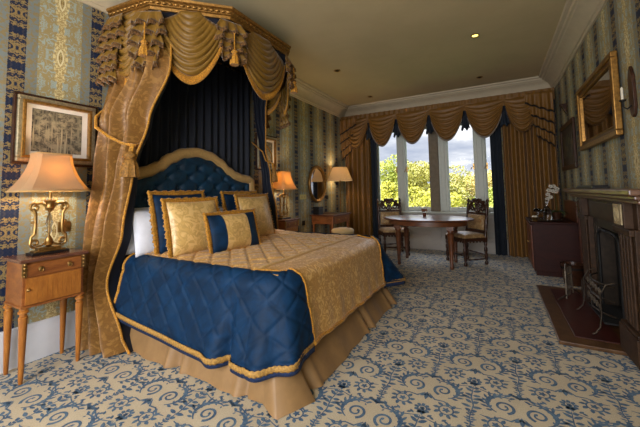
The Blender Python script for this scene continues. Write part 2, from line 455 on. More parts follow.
def motif(out):
    for sd in (1, -1):
        c0 = (sd * .082, .005)
        # inner spiral, unwinding upwards and outwards into the arch
        pts = []; ws = []
        for i in range(34):
            t = i / 33; r = .010 + .044 * t ** .9; a = pi * .6 + 2 * pi * 1.4 * t
            pts.append((c0[0] + sd * r * cos(a), c0[1] - r * sin(a) * -1)); ws.append(.009 + .009 * t if t > .12 else .018)
        ribbon(pts, ws, out)
        # outer C arch
        pts = []; ws = []
        for i in range(26):
            t = i / 25; a = -1.1 + 3.1 * t
            pts.append((c0[0] + sd * (.088 * cos(a) - .004), c0[1] + .012 + .086 * sin(a))); ws.append(.007 + .020 * sin(pi * t) ** 2)
        ribbon(pts, ws, out)
        for k in range(10):
            a = -.9 + k * .31; leafp(c0[0] + sd * .09 * cos(a), c0[1] + .012 + .088 * sin(a), atan2(sin(a), sd * cos(a)) + sd * .8, .036 + .012 * (k % 3), .017, out)
            if k % 2: leafp(c0[0] + sd * .078 * cos(a), c0[1] + .012 + .076 * sin(a), atan2(sin(a), sd * cos(a)) + pi - sd * .9, .020, .010, out)
        # low tail
        pts = [(sd * .012, -.06), (sd * .05, -.105), (sd * .1, -.1), (sd * .15, -.13), (sd * .20, -.12)]
        ribbon(pts, [.006, .012, .009, .011, .005], out)
        wreath(sd * .122, -.172, .062, out)
        # long leafy garland above
        pts = [(sd * x_, .128 + .02 * cos(x_ * 22)) for x_ in (0, .04, .08, .12, .16, .2, .238)]
        ribbon(pts, [.012, .010, .008, .009, .008, .006, .004], out)
        for k in range(6): leafp(sd * (.02 + .038 * k), .13 + .01 * (k % 2), pi / 2 - sd * .9 + (k % 2) * sd * 1.7, .034, .016, out)
    leafp(0, .11, pi / 2, .07, .03, out); leafp(0, -.05, -pi / 2, .08, .026, out)
    for sd in (1, -1): leafp(0, .12, pi / 2 - sd * .8, .05, .02, out); leafp(0, -.07, -pi / 2 + sd * .8, .05, .02, out)
    for k in range(5): leafp(0, -.245, 2 * pi * k / 5, .03, .02, out)
tile = []; motif(tile)
sp = []; sprig(0, 0, 1.15, sp); wreath(0, .2, .04, sp); sprig(0, -.19, .6, sp)
CX, CY = .49, .83
for i in range(-8, 4):
    for j in range(-3, 10):
        for (ox, oy, T_) in ((0, 0, tile), (CX / 2, CY / 2, tile), (CX / 2, 0.0, sp), (0, CY / 2, sp)):
            x0 = -.43 + i * CX + ox; y0 = 2.14 + j * CY + oy
            if x0 < XL - .1 or x0 > XR or y0 < -1.4 or y0 > YF - .1: continue
            for e in T_:
                if e[0] == 'p':
                    P = [(min(max(p[0] + x0, XL), XR), min(max(p[1] + y0, YB), YF), .0015) for p in e[1]]
                    fl.add(P, [tuple(range(len(P)))], 1)
                else:
                    n = len(e[1]); P = []
                    for a, b in zip(e[1], e[2]):
                        for q in (a, b): P.append((min(max(q[0] + x0, XL), XR), min(max(q[1] + y0, YB), YF), .0012))
                    fl.add(P, [(2 * k, 2 * k + 1, 2 * k + 3, 2 * k + 2) for k in range(n - 1)], 1)
def build_floor():
    me = bpy.data.meshes.new('floor'); me.from_pydata(fl.v, [], fl.f)
    me.materials.append(CARPET); me.materials.append(CARPETB); me.polygons.foreach_set('material_index', fl.m); me.update()
    bm = bmesh.new(); bm.from_mesh(me)
    for f in bm.faces:
        f.normal_update()
        if f.normal.z < 0 and f.calc_center_median().z > -.05: f.normal_flip()
    bm.to_mesh(me); bm.free()
    o = bpy.data.objects.new('floor', me); COL.objects.link(o); return struct(o)
build_floor()

struct(MB().box(XL - .12, XR + .12, YB - .12, YF + .5, ZC, ZC + .12).build('ceiling', CEILP, smooth=0))
struct(MB().box(XL - .12, XL, YB - .12, YF + .5, 0, ZC).build('wall_left', WP_L, smooth=0))
struct(MB().box(XR, XR + .12, YB - .12, YF + .5, 0, ZC).build('wall_right', WP_L, smooth=0))
# far wall with a window opening x -2.45..0.15, z .78..2.75
WX0, WX1, WZ0, WZ1 = -2.45, 0.12, .78, 2.62
w = MB(); w.box(XL, WX0, YF, YF + .3, 0, ZC); w.box(WX1, XR, YF, YF + .3, 0, ZC); w.box(WX0, WX1, YF, YF + .3, WZ1, ZC)
struct(w.build('wall_far', WP_F, smooth=0))
w = MB(); w.box(WX0, WX1, YF, YF + .3, 0, WZ0)
for k in range(4):   # raised panel mouldings under the window
    a = WX0 + .06 + k * .63; w.box(a, a + .52, YF - .012, YF, .2, .26); w.box(a, a + .52, YF - .012, YF, .62, .68)
    w.box(a, a + .05, YF - .012, YF, .26, .62); w.box(a + .47, a + .52, YF - .012, YF, .26, .62)
w.box(-1.22, -1.03, YF - .03, YF, 0, WZ0)
struct(w.build('wall_far_panel', PANELP, smooth=0, bevel=.004))
# back wall behind the camera with a large window
BX0, BX1, BZ0, BZ1 = -2.5, .5, .7, 2.7
w = MB(); w.box(XL, BX0, YB - .12, YB, 0, ZC); w.box(BX1, XR, YB - .12, YB, 0, ZC); w.box(BX0, BX1, YB - .12, YB, 0, BZ0); w.box(BX0, BX1, YB - .12, YB, BZ1, ZC)
struct(w.build('wall_back', WP_F, smooth=0))
w = MB()
for x in (BX0, -1.5, -.55, BX1 - .06): w.box(x, x + .06, YB - .09, YB - .03, BZ0, BZ1)
w.box(BX0, BX1, YB - .09, YB - .03, BZ0, BZ0 + .06); w.box(BX0, BX1, YB - .09, YB - .03, BZ1 - .06, BZ1)
struct(w.build('window_2', WINP, smooth=0))

# crown moulding and baseboards
crown = [(0, 0), (.0, -.24), (.02, -.24), (.028, -.215), (.045, -.21), (.05, -.19), (.06, -.16), (.085, -.12), (.12, -.09), (.155, -.075), (.165, -.06), (.19, -.055), (.20, -.03), (.235, -.025), (.245, 0)]
def trim(name, path, prof, mat):
    return struct(MB().sweep(path, prof).build(name, mat, smooth=30))
trim('trim_1', [(XL, YB, ZC), (XL, YF, ZC)], crown, PLASTER)
trim('trim_2', [(XL, YF, ZC), (XR, YF, ZC)], crown, PLASTER)
trim('trim_3', [(XR, YF, ZC), (XR, YB, ZC)], crown, PLASTER)
base = [(0, 0), (.028, 0), (.028, .21), (.02, .235), (.014, .25), (.01, .275), (0, .28)]
base_l = struct(MB().sweep([(XL, YB), (XL, YF)], base).build('baseboard_left', WHITEP, smooth=30))
struct(MB().sweep([(XL, YF), (XR, YF)], base).build('baseboard_far', PANELP, smooth=30))
struct(MB().sweep([(XR, YF), (XR, 4.53)], base).build('baseboard_right', OAKD, smooth=30))

# window_1: frames, mullions, panes, catches
win = tag(bpy.data.objects.new('window_1', None), kind='structure'); COL.objects.link(win); win.location = (-1.15, YF + .1, WZ0)
m = MB()
for x0, x1 in ((WX0, WX0 + .1), (WX1 - .1, WX1)): m.box(x0, x1, YF + .10, YF + .18, WZ0, WZ1)
m.box(WX0, WX1, YF + .10, YF + .18, WZ0, WZ0 + .07); m.box(WX0, WX1, YF + .10, YF + .18, WZ1 - .07, WZ1)
m.build('window_frame', WINP, win, smooth=0, bevel=.006)
MB().box(-1.22, -1.03, YF + .02, YF + .24, WZ0, WZ1).build('mullion', STONE, win, smooth=0, bevel=.012)
for xa, xb in ((-1.91, -1.72), (-1.04, -.86), (-.36, -.16)):
    MB().box(xa, xb, YF + .06, YF + .2, WZ0, WZ1).box(xa + .05, xb - .05, YF + .045, YF + .07, WZ0, WZ1).build('mullion', WINP, win, smooth=0, bevel=.01)
panes = [(WX0 + .1, -1.91), (-1.72, -1.22), (-.86, -.36), (-.16, WX1 - .1)]
for (a, b) in panes:
    s = MB(); t_ = .014
    big = (b - a) > .3
    s.box(a, a + t_, YF + .11, YF + .16, WZ0 + .07, WZ1 - .07); s.box(b - t_, b, YF + .11, YF + .16, WZ0 + .07, WZ1 - .07)
    s.box(a + t_, b - t_, YF + .11, YF + .16, WZ0 + .07, WZ0 + .07 + t_); s.box(a + t_, b - t_, YF + .11, YF + .16, WZ1 - .07 - t_, WZ1 - .07)
    sa = s.build('window_sash', WINP, win, smooth=0, bevel=.006)
    MB().box(a + t_, b - t_, YF + .133, YF + .137, WZ0 + .07 + t_, WZ1 - .07 - t_).build('window_pane', PANE, sa, smooth=0)
for x in (-1.93, -1.70, -.38, -.14):
    s = MB(); s.box(x - .012, x + .012, YF + .085, YF + .105, 1.62, 1.74)
    s.tube([(x, YF + .09, 1.68), (x, YF + .05, 1.68), (x - .03, YF + .045, 1.67), (x - .05, YF + .045, 1.62)], .008, 8)
    s.build('window_catch', BRASS, win)
MB().box(WX0, WX1, YF - .06, YF + .12, WZ0 - .04, WZ0).build('window_sill', WINP, win, smooth=0, bevel=.01)

# ------------------------------------------------------------------ textile builders
def swag_mb(P0, P1, out, w0, w1, E, S, nf=6, amp=.03, nu=28, nv=60, top=0.0, pw=.8):
    """draped swag on the face from P0 to P1 (tops). out = outward unit vec. half widths are fractions of span"""
    P0 = Vector(P0); P1 = Vector(P1); C = (P0 + P1) / 2; H = (P1 - P0) / 2; L = H.length; d = H / L; out = Vector(out)
    mb = MB()
    def fn(a, b):
        u = a * 2 - 1; v = b
        wv = lerp(w0, w1, sstep(0, 1.0, v) if pw > 1 else v ** pw) * L
        x = u * wv
        z = -E * v - S * (v ** .9) * (1 - u * u) ** .9 if abs(u) < 1 else -E * v
        fold = abs(sin(v * nf * pi + .6 * u)) ** .8
        o = amp * fold * (1 - abs(u) ** 3) * (0.4 + .6 * v) + .035 * sin(pi * v) * (1 - u * u) + .012 * v
        p = C + d * x + out * (o + .012); return (p.x, p.y, p.z + z - top)
    mb.grid(fn, nu, nv)
    edge = [Vector(fn(i / nu, 1.0)) for i in range(nu + 1)]
    return mb, edge
def fringe_mb(edge, h, out, wav=.008, n=5, down=Vector((0, 0, -1))):
    """hanging fringe band below a curve"""
    out = Vector(out); mb = MB(); pts = []
    for i in range(len(edge) - 1):
        for k in range(n): pts.append(edge[i].lerp(edge[i + 1], k / n))
    pts.append(edge[-1]); N = len(pts) - 1
    def fn(a, b):
        i = min(N, int(round(a * N))); p = pts[i] + down * (h * b - .004) + out * (.006 + wav * b * (1 if i % 2 else -1)); return tuple(p)
    mb.grid(fn, N, 2); return mb
def tassel_mb(x, y, z, h, r):
    mb = MB(); fr = lambda a, zz: 1 + .10 * cos(a * 9)
    mb.lathe([(r * .18, z), (r * .25, z - h * .05), (r * .62, z - h * .12), (r * .7, z - h * .2), (r * .45, z - h * .28), (r * .4, z - h * .32), (r * .6, z - h * .36), (r * .85, z - h * .6), (r, z - h)], 18, (x, y, 0), fr=fr)
    return mb
def jabot_mb(c, d, out, w, h, tiers, lean=0.0):
    """cascading ruffled tail hanging at c; d = along-face dir"""
    c = Vector(c); d = Vector(d); out = Vector(out); A = MB(); B = MB()
    for k in range(tiers):
        t0 = k / tiers; z0 = -h * t0; hh = h / tiers * 1.25; ww = w * (1 - .45 * t0) if k else w * .8
        sh = lean * t0
        def fn(a, b, z0=z0, hh=hh, ww=ww, sh=sh, k=k):
            u = a * 2 - 1; x = u * ww * .5 * (0.75 + .35 * b) + sh; o = .03 + .03 * b + .022 * sin(u * 9 + k * 1.7) * b + .008 * k
            zz = z0 - hh * b * (1 - .25 * abs(sin(u * 4.5 + k)))
            return tuple(c + d * x + out * o + Vector((0, 0, zz)))
        A.grid(fn, 20, 6)
        edge = [Vector(fn(i / 20, 1.0)) for i in range(21)]
        f = fringe_mb(edge, .045, out, .01, 2); B.add(f.v, f.f)
    return A, B

# ------------------------------------------------------------------ BED
BX, BFX, BY0, BY1 = -3.03, -1.25, 1.68, 3.50          # head, foot edge of top, sides
BTZ = .714
bed = thing('bed', 'king-size bed with a navy buttoned headboard and gold pleated valance', 'bed', (-2.1, 2.6, 0))
MB().box(BX, -1.36, 1.72, 3.46, .08, .40).build('divan_base', PANELP, bed, smooth=0, bevel=.03)
MB().box(BX, -1.34, 1.71, 3.46, .40, .69).build('mattress', WHITE_COT, bed, smooth=60, bevel=.05)
for x in (-2.9, -1.6):
    for y in (1.85, 3.35): MB().lathe([(.03, 0), (.035, .04), (.035, .08)], 10, (x, y, 0)).build('leg', BLACKP, bed)

# headboard, camel-backed
def hb_top(t):   # t = -1..1 across
    a = abs(t) * .94; return interp([(0, 1.735), (.18, 1.71), (.34, 1.64), (.47, 1.545), (.6, 1.485), (.75, 1.45), (.94, 1.43)], a)[0]
HBY, HBW = 2.50, .94
def yz(t, off=0.0): return (HBY + t * HBW, hb_top(t) + off)
poly = [(HBY - HBW, .2)] + [yz(-1 + i / 40) for i in range(81)] + [(HBY + HBW, .2)]
hb = MB().prism(poly, -3.10, -3.02, 0).build('headboard', NAVY_HEAD, bed, smooth=30)
# tufted panel
def tuft(y, z):
    p = .128; q = .11
    a = y / p; b = z / q
    best = 9
    for i in (math.floor(a), math.floor(a) + 1):
        for j in (math.floor(b), math.floor(b) + 1):
            if (i + j) % 2 == 0:
                dd = hypot((a - i) * p, (b - j) * q); best = min(best, dd)
    s1 = (a + b) / 2; s2 = (a - b) / 2
    c1 = abs(s1 - round(s1)); c2 = abs(s2 - round(s2))
    crease = min(c1, c2)
    return .034 * (1 - exp(-(best / .035) ** 2)) + .007 * (1 - exp(-(crease / .10) ** 2))
mb = MB()
def fn(a, b):
    t = a * 2 - 1; tt = t * .93; y = HBY + tt * HBW; zt = hb_top(tt) - .065; z = lerp(.45, zt, b)
    edge = min(1, (1 - abs(t)) * 12, (1 - b) * 14)
    return (-3.02 + .004 + (tuft(y - HBY, z - 1.31)) * sqrt(max(0, edge)), y, z)
mb.grid(fn, 130, 90); mb.build('tufted_panel', NAVY_HEAD, bed, smooth=180)
for i in range(-7, 8):
    for j in range(-3, 4):
        if (i + j) % 2 == 0:
            y = HBY + i * .128; z = 1.31 + j * .11; t = (y - HBY) / HBW
            if abs(t) < .9 and z < hb_top(t) - .09 and z > .95: MB().ball((-3.008, y, z), .014, 10, (.6, 1, 1)).build('button', NAVY_HEAD, bed)
pts = [(-3.03, HBY - HBW + .02, .75)] + [(-3.03, yz(-.975 + 1.95 * i / 48)[0], yz(-.975 + 1.95 * i / 48)[1] - .02) for i in range(49)] + [(-3.03, HBY + HBW - .02, .75)]
mb = MB(); mb.tube(pts, .06, 12); mb.build('headboard_border', GOLD_BORDER, bed, smooth=60)

# pleated valance skirt
mb = MB()
path = [(-3.0, 1.64), (-1.36, 1.63), (-1.29, 1.69), (-1.29, 3.50), (-1.36, 3.56), (-3.0, 3.56)]
def along(path, s):
    P = [Vector(p) for p in path]; L = [(P[i + 1] - P[i]).length for i in range(len(P) - 1)]; T = sum(L); d = s * T
    for i, l in enumerate(L):
        if d <= l or i == len(L) - 1:
            t = d / l; p = P[i].lerp(P[i + 1], t); e = (P[i + 1] - P[i]).normalized(); return p, Vector((e.y, -e.x)), d
        d -= l
tot = sum((Vector(path[i + 1]) - Vector(path[i])).length for i in range(5))
pleats = [.95, 1.62, 1.80, 2.80, 3.45, 3.66, 4.6, 5.2]
def skirt(a, b):
    p, n, _ = along(path, a); s = a * tot
    o = .0
    for q in pleats:
        dd = (s - q) / .035
        if abs(dd) < 2.5: o += -.05 * exp(-dd * dd) * (.25 + .75 * b); 
        dd2 = (abs(s - q) - .075) / .03; o += .018 * exp(-dd2 * dd2) * b
    o += .005 * sin(s * 23) * b + .006 * sin(s * 9 + 1) * b + (.12 + .13 * sstep(1.6, 1.75, s) * (1 - sstep(3.5, 3.7, s))) * b ** 1.1
    c = exp(-((s - 1.69) / .13) ** 2) + exp(-((s - 3.60) / .13) ** 2); o += .03 * c * b
    return (p.x + n.x * o, p.y + n.y * o, lerp(.42, .006 + .004 * sin(s * 17), b))
mb.grid(skirt, 420, 10); mb.build('valance_skirt', GOLD_SKIRT, bed, smooth=180)

# ---- bedspread
spread = thing('bedspread', 'quilted gold damask bedspread with navy velvet sides draped over the bed', 'bedspread', (-2.1, 2.6, .75))
def quilt(u, v, p, amp):
    a = (u + v) / p; b = (u - v) / p
    c = min(abs(a - round(a)), abs(b - round(b))) * p
    return amp * (1 - exp(-(c / (.085 * p)) ** 2))
RO = .10
def drape(bx, by, nx, ny, t, H, D, fold=0.0, s=0.0, ke=1.15):
    """t 0..1 from the top edge down to the hem; returns (point, normalish)"""
    arc = RO * pi / 2; L = arc + D; d = t * L
    if d < arc:
        a = d / RO; o = RO * sin(a); z = BTZ - RO * (1 - cos(a)); nz = cos(a); no = sin(a)
    else:
        k = (d - arc) / D; o = RO + (H - RO) * k ** ke; z = BTZ - RO - D * k * .985; nz = .1; no = 1
        o += fold * k ** 1.4
    return Vector((bx + nx * o, by + ny * o, z)), Vector((nx * no, ny * no, nz))
DR = .415
CR = .11
def wrap(t): return .06 * min(1, t * 1.15) ** .55
SX = -2.80   # head end of the spread's sides
# top panel
mb = MB()
def top(a, b):
    x = lerp(BX + .03, BFX, a); y = lerp(BY0, BY1, b)
    if x > BFX - CR:
        k = CR - sqrt(max(0, CR * CR - (x - BFX + CR) ** 2)); y = lerp(BY0 + k, BY1 - k, b)
    z = BTZ + quilt(x, y, .20, .011) * (1 if x < -1.46 else .12) - .012 * sstep(-1.5, -1.25, x)
    z += .025 * exp(-((x + 2.75) / .35) ** 2) + .008 * mnoise.noise(Vector((x * 5, y * 5, 0)))
    e = min(b, 1 - b) * (BY1 - BY0); z -= .012 * exp(-e / .05)
    return (x, y, z)
mb.grid(top, 220, 220); mb.build('top_panel', GOLD_SPREAD, spread, smooth=180)
# foot drop
mb = MB()
def foot(a, b):
    t = b; y = lerp(BY0 + CR, BY1 - CR, a); yy = lerp(BY0 + CR + wrap(t), BY1 - CR - wrap(t), a); y = yy
    p, n = drape(BFX, yy, 1, 0, t, .15, DR - .045, .006 * sin(y * 12) + .006 * sin(y * 31), ke=1.0)
    q = quilt(BFX + t * .57, y, .20, .002); return tuple(p + n * q)
mb.grid(foot, 140, 44); mb.build('foot_panel', GOLD_SPREAD, spread, smooth=180)
# navy sides and corners
def side_panel(sgn, name='side_panel'):
    by = BY0 if sgn < 0 else BY1
    mb = MB(); L = BFX - CR - SX; NS = 200; NA = 56; NE = 16
    far = sgn > 0
    def P(i, t):
        D = DR
        if i <= NS:
            s = i / NS * L; x = SX + s; nx, ny = 0, sgn; H = .18
            fo = .012 * sin(s * 7) - .07 * exp(-((s - L + .18) / .035) ** 2) + .03 * exp(-((s - L - .0) / .10) ** 2) + .035 * exp(-((s - L + .28) / .07) ** 2)
            bx, yb = x, by; D -= .09 * (1 - sstep(0, .9, s)) - .01
        else:
            a = min(1, (i - NS) / NA) * pi / 2; nx, ny = sin(a), sgn * cos(a); s = L + a * .2; ex = max(0, i - NS - NA) / NE * wrap(t)
            bx = BFX - CR + CR * sin(a); yb = by - sgn * CR + sgn * CR * cos(a) - sgn * ex; s += ex
            m_ = sin(2 * a); H = lerp(.18, .153, sin(a) ** 2) + (.20 if far else .05) * m_ ** 1.2
            fo = .03 * exp(-((s - L) / .10) ** 2) + .03 * sin(a * 8) * m_
            D -= .04 * sin(a) ** 2
        p, n = drape(bx, yb, nx, ny, t, H, D, fo, ke=1.15 if i <= NS else lerp(1.15, 1.0, sin(a)))
        q = quilt(s, t * .56, .19, .007) if t < .95 else 0
        return p + n * (q + .004)
    mb.grid(lambda a, b: tuple(P(int(round(a * (NS + NA + NE))), b)), NS + NA + NE, 64)
    o = mb.build(name, NAVY_VEL, spread, smooth=180)
    o['label'] = 'navy quilted velvet side'
    hem = [P(i, 1.0) for i in range(NS + NA + NE + 1)]
    head = [P(0, k / 20) for k in range(21)]
    join = [P(NS + NA + NE, k / 20) for k in range(21)]
    return hem, head, join
for sgn in (-1, 1):
    hem, head, join = side_panel(sgn)
    out = [Vector((0, sgn, 0)) for _ in hem]
    b_ = MB()
    def bf(a, b, hem=hem):
        i = min(len(hem) - 1, int(round(a * (len(hem) - 1)))); p = hem[i]
        q = Vector((p.x + .95, p.y - 2.6, 0)); q.normalize()
        if i <= 200: q = Vector((0, sgn, 0))
        return tuple(p + q * (.008 + .006 * sin(b * pi)) + Vector((0, 0, .016 - .036 * b + .003 * sin(i * 1.9))))
    b_.grid(bf, len(hem) - 1, 4); b_.build('hem_braid', BRAID, spread, solid=.006)
    f_ = fringe_mb([p + Vector((0, 0, -.015)) for p in hem], .036, (0, sgn * .3, 0), .006, 2); f_.build('hem_fringe', NAVY_FRINGE, spread, solid=.004)
    MB().tube([p + Vector((-.004, 0, .004)) for p in head], .012, 8).build('piping', GOLD_FRINGE, spread)
    MB().tube([p + Vector((0, 0, .004)) for p in join], .008, 8).build('piping', GOLD_FRINGE, spread)
ft = [Vector(foot(i / 140, 1.0)) for i in range(141)]
MB().tube([p + Vector((.004, 0, 0)) for p in ft], .013, 8).build('hem_cord', GOLD_FRINGE, spread)
pts = [Vector(top((-1.46 - BX - .03) / (BFX - BX - .03), i / 60)) + Vector((0, 0, .004)) for i in range(61)]
MB().tube(pts, .015, 8).build('piping', GOLD_BORDER, spread)
for sgn in (-1, 1):
    E0 = BY0 if sgn < 0 else BY1
    def cpf(a, b, sgn=sgn, E0=E0):
        x = lerp(-1.46, BFX, a); k = CR - sqrt(max(0, CR * CR - max(0, x - BFX + CR) ** 2)); inn = max(k, CR * a ** .8)
        y = E0 - sgn * lerp(k - .004, inn, b); z = BTZ - .012 * sstep(-1.5, -1.25, x) + .006
        return (x, y, z)
    mb = MB(); mb.grid(cpf, 24, 8); cpn = mb.build('corner_panel', NAVY_VEL, spread, smooth=180, solid=.004); cpn['label'] = 'navy velvet corner wedge'
    MB().tube([Vector(cpf(k / 20, 1.0)) + Vector((0, 0, .003)) for k in range(21)], .008, 8).build('piping', GOLD_FRINGE, spread)
MB().tube([Vector((x, BY0 - .005, BTZ - .004)) for x in (SX, -2.5, -2, BFX)], .006, 8).build('piping', GOLD_FRINGE, spread)

# ---- cushions
def cushion_mb(w, h, th, pin=.05, nu=34, seed=0):
    mb = MB()
    for sd in (1, -1):
        def fn(a, b):
            u = a * 2 - 1; v = b * 2 - 1
            px = 1 - pin * (1 - v * v) * 1.0; pz = 1 - pin * (1 - u * u) * 1.0
            x = u * w / 2 * px; z = v * h / 2 * pz
            k = max(0, (1 - abs(u) ** 2.6) * (1 - abs(v) ** 2.6)) ** .55
            k *= 1 + .10 * mnoise.noise(Vector((u * 2 + seed, v * 2, seed)))
            return (x, sd * th / 2 * k, z)
        mb.grid(fn, nu, nu)
    return mb
def cush_edge(w, h, pin, n=26):
    P = []
    for (ua, va, ub, vb) in ((-1, -1, 1, -1), (1, -1, 1, 1), (1, 1, -1, 1), (-1, 1, -1, -1)):
        for i in range(n):
            t = i / n; u = lerp(ua, ub, t); v = lerp(va, vb, t)
            P.append(Vector((u * w / 2 * (1 - pin * (1 - v * v)), 0, v * h / 2 * (1 - pin * (1 - u * u)))))
    return P
def cushion(name, label, c, w, h, th, tilt, yaw, mat, trim_mat=None, tw=.03, band=None, seed=0, pin=.05, cat='cushion', group=None, roll=0):
    """front faces +x (into the room); c = bottom centre resting point"""
    o = thing(name, label, cat, c, 0, group)
    R = Matrix.Rotation(yaw, 4, 'Z') @ Matrix.Rotation(-tilt, 4, 'Y') @ Matrix.Translation((0, 0, h / 2)) @ Matrix.Rotation(roll, 4, 'X') @ Matrix.Rotation(pi / 2, 4, 'Z')
    mb = cushion_mb(w, h, th, pin, seed=seed).xf(R)
    if band:
        # split in three sewn strips sharing one cover
        full = cushion_mb(w, h, th, pin, 40, seed)
        for nm, mt, test in (('cover', mat, lambda i: 10 <= i < 30), ('velvet_end', NAVY_VEL, lambda i: i >= 30), ('velvet_end', NAVY_VEL, lambda i: i < 10)):
            q = MB(); q.v = list(full.v); q.f = [f for k, f in enumerate(full.f) if test((k % 1600) // 40)]
            used = sorted({i for f in q.f for i in f}); mp = {i: k for k, i in enumerate(used)}
            q.v = [q.v[i] for i in used]; q.f = [tuple(mp[i] for i in f) for f in q.f]; q.m = [0] * len(q.f)
            q.xf(R).build(nm, mt, o, smooth=180, origin='local')
    else: mb.build('cover', mat, o, smooth=180, origin='local')
    if trim_mat:
        E = cush_edge(w, h, pin, 34); f = MB(); N = len(E)
        def fn(a, b):
            i = int(round(a * N)) % N; p = E[i]; n = Vector((p.x / w, 0, p.z / h)); n.normalize()
            # blend normals at corners
            wv = (1 if i % 2 else -1) * .012 * b
            return tuple(p * (1 - .01) + n * (tw * b * (1 + .12 * sin(i * 1.3))) + Vector((0, wv, 0)))
        f.grid(fn, N, 3, cu=True); f.xf(R).build('ruffle_trim', trim_mat, o, smooth=180, solid=.022, origin='local')
    return o
cushion('pillow', 'white cotton pillow standing nearest the gold bed curtain', (-2.86, 1.73, .712), .46, .42, .15, .18, .0, WHITE_COT, cat='pillow', pin=.03)
cushion('pillow', 'white cotton pillow half hidden behind the large blue cushion', (-2.70, 1.83, .712), .44, .40, .14, .2, .0, WHITE_COT, cat='pillow', pin=.03)
cushion('pillow', 'white pillow peeping out between the two blue square cushions', (-2.90, 2.75, .712), .56, .38, .15, .2, 0, WHITE_COT, cat='pillow', pin=.03)
cushion('square_cushion', 'blue velvet square cushion with gold ruffle, nearest the gold bed curtain', (-2.56, 2.00, .718), .55, .54, .15, .22, .0, NAVY_VEL, GOLD_FRINGE, .045, seed=1)
cushion('square_cushion', 'blue velvet square cushion with gold ruffle on far side of bed', (-2.62, 2.90, .718), .56, .53, .15, .22, .0, NAVY_VEL, GOLD_FRINGE, .042, seed=2)
cushion('square_cushion', 'gold damask square cushion in front of the nearest blue cushion', (-2.34, 1.97, .716), .52, .48, .17, .26, -.08, GOLD_CUSH, GOLD_FRINGE, .042, seed=3)
cushion('square_cushion', 'gold damask square cushion at far side in front of blue cushion', (-2.42, 2.90, .716), .56, .50, .17, .24, .05, GOLD_CUSH, GOLD_FRINGE, .036, seed=4)
cushion('lumbar_cushion', 'rectangular gold cushion with blue velvet ends in the middle of bed', (-2.15, 2.25, .716), .57, .345, .15, .28, -.10, GOLD_CUSH, GOLD_FRINGE, .036, band=.155, seed=5)

# ------------------------------------------------------------------ CANOPY (half tester)
can = thing('bed_canopy', 'gold and navy half-tester canopy with swags fixed above the bed', 'canopy', (-2.6, 2.6, 2.9))
cp = [(-3.13, 1.60), (-2.62, 1.66), (-2.15, 2.14), (-2.15, 3.06), (-2.62, 3.54), (-3.13, 3.60)]
cprof = [(-.02, -.1), (.015, -.1), (.02, -.075), (.035, -.07), (.04, -.03), (.06, -.02), (.065, 0), (-.02, 0)]
MB().sweep([(x, y, 2.99) for x, y in cp], [(o, u) for o, u in cprof]).build('cornice', GILT, can, smooth=30)
MB().prism(cp, 2.97, 2.985).build('canopy_board', NAVY_LIN, can, smooth=0)
# beaded rope moulding on the cornice
mb = MB(); P = []; rr = []
op = []
for i, p in enumerate(cp):
    n0 = [((Vector(cp[k + 1]) - Vector(cp[k])).normalized()) for k in (max(0, i - 1), min(len(cp) - 2, i))]
    nn = [Vector((e.y, -e.x)) for e in n0]; m_ = (nn[0] + nn[1]) / (1 + nn[0].dot(nn[1])); op.append(Vector(p) + m_ * .042)
for a, b in zip(op, op[1:]):
    n = int((b - a).length / .0125)
    for k in range(n): q = a.lerp(b, k / n); P.append((q.x, q.y, 2.942)); rr.append(.016 if k % 4 == 2 else (.012 if k % 2 else .005))
mb.tube(P, rr, 8); mb.build('cornice_beading', GILT, can)
# navy pelmet behind swags
mb = MB()
def pel(a, b):
    p, n, _ = along(cp, a); return (p.x - n.x * .01 + n.x * .006 * sin(a * 160), p.y - n.y * .01 + n.y * .006 * sin(a * 160), 2.92 - .30 * b)
mb.grid(pel, 300, 3); mb.build('pelmet', NAVY_LIN, can, smooth=180, solid=.006)
faces = list(zip(cp, cp[1:]))
for i, (a, b) in enumerate(faces):
    a = Vector((a[0], a[1], 2.92)); b = Vector((b[0], b[1], 2.92)); e = (b - a).normalized(); out = Vector((e.y, -e.x, 0)); L = (b - a).length
    half = L / 2
    w0, w1 = (.09 / half, .30 / half) if i != 2 else (.15 / half, .40 / half)
    S = .44 if i < 4 else .30
    mb, edge = swag_mb(a, b, out, w0, w1, .18, S, 9, .05, pw=1.25)
    sw = mb.build('swag', GOLD_SWAG, can, smooth=180, solid=.006)
    fringe_mb(edge, .08, out, .006, 4).build('swag_fringe', GOLD_FRINGE, sw, solid=.004)
for i, p in enumerate(cp):
    if i == 0: d = Vector((1, .1, 0)); cc = Vector((p[0] + .12, p[1] - .01, 2.90))
    elif i == 5: d = Vector((1, 0, 0)); cc = Vector((p[0] + .12, p[1] + .01, 2.90))
    else: cc = Vector((p[0], p[1], 2.86)); d = (Vector(cp[i + 1]) - Vector(cp[i - 1])).normalized().to_3d()
    d.normalize(); out = Vector((d.y, -d.x, 0))
    if i == 5: out = Vector((0, 1, 0))
    A, B = jabot_mb(cc, d, out, .34 if i != 4 else .40, {0: .62, 1: .50, 4: .66, 5: .66}.get(i, .36), {0: 6, 1: 5, 4: 6, 5: 6}.get(i, 4))
    jb = A.build('jabot', GOLD_SWAG, can, smooth=180, solid=.005); B.build('jabot_fringe', GOLD_RUCHE, jb, solid=.004)
    if 1 <= i <= 4:
        q = cc + out * .10; MB().tube([(q.x, q.y, 2.72), (q.x, q.y, 2.56)], .006, 6).build('tassel_cord', GOLD_FRINGE, can)
        tassel_mb(q.x, q.y, 2.57, .15, .04).build('tassel', GOLD_FRINGE, can, smooth=60)
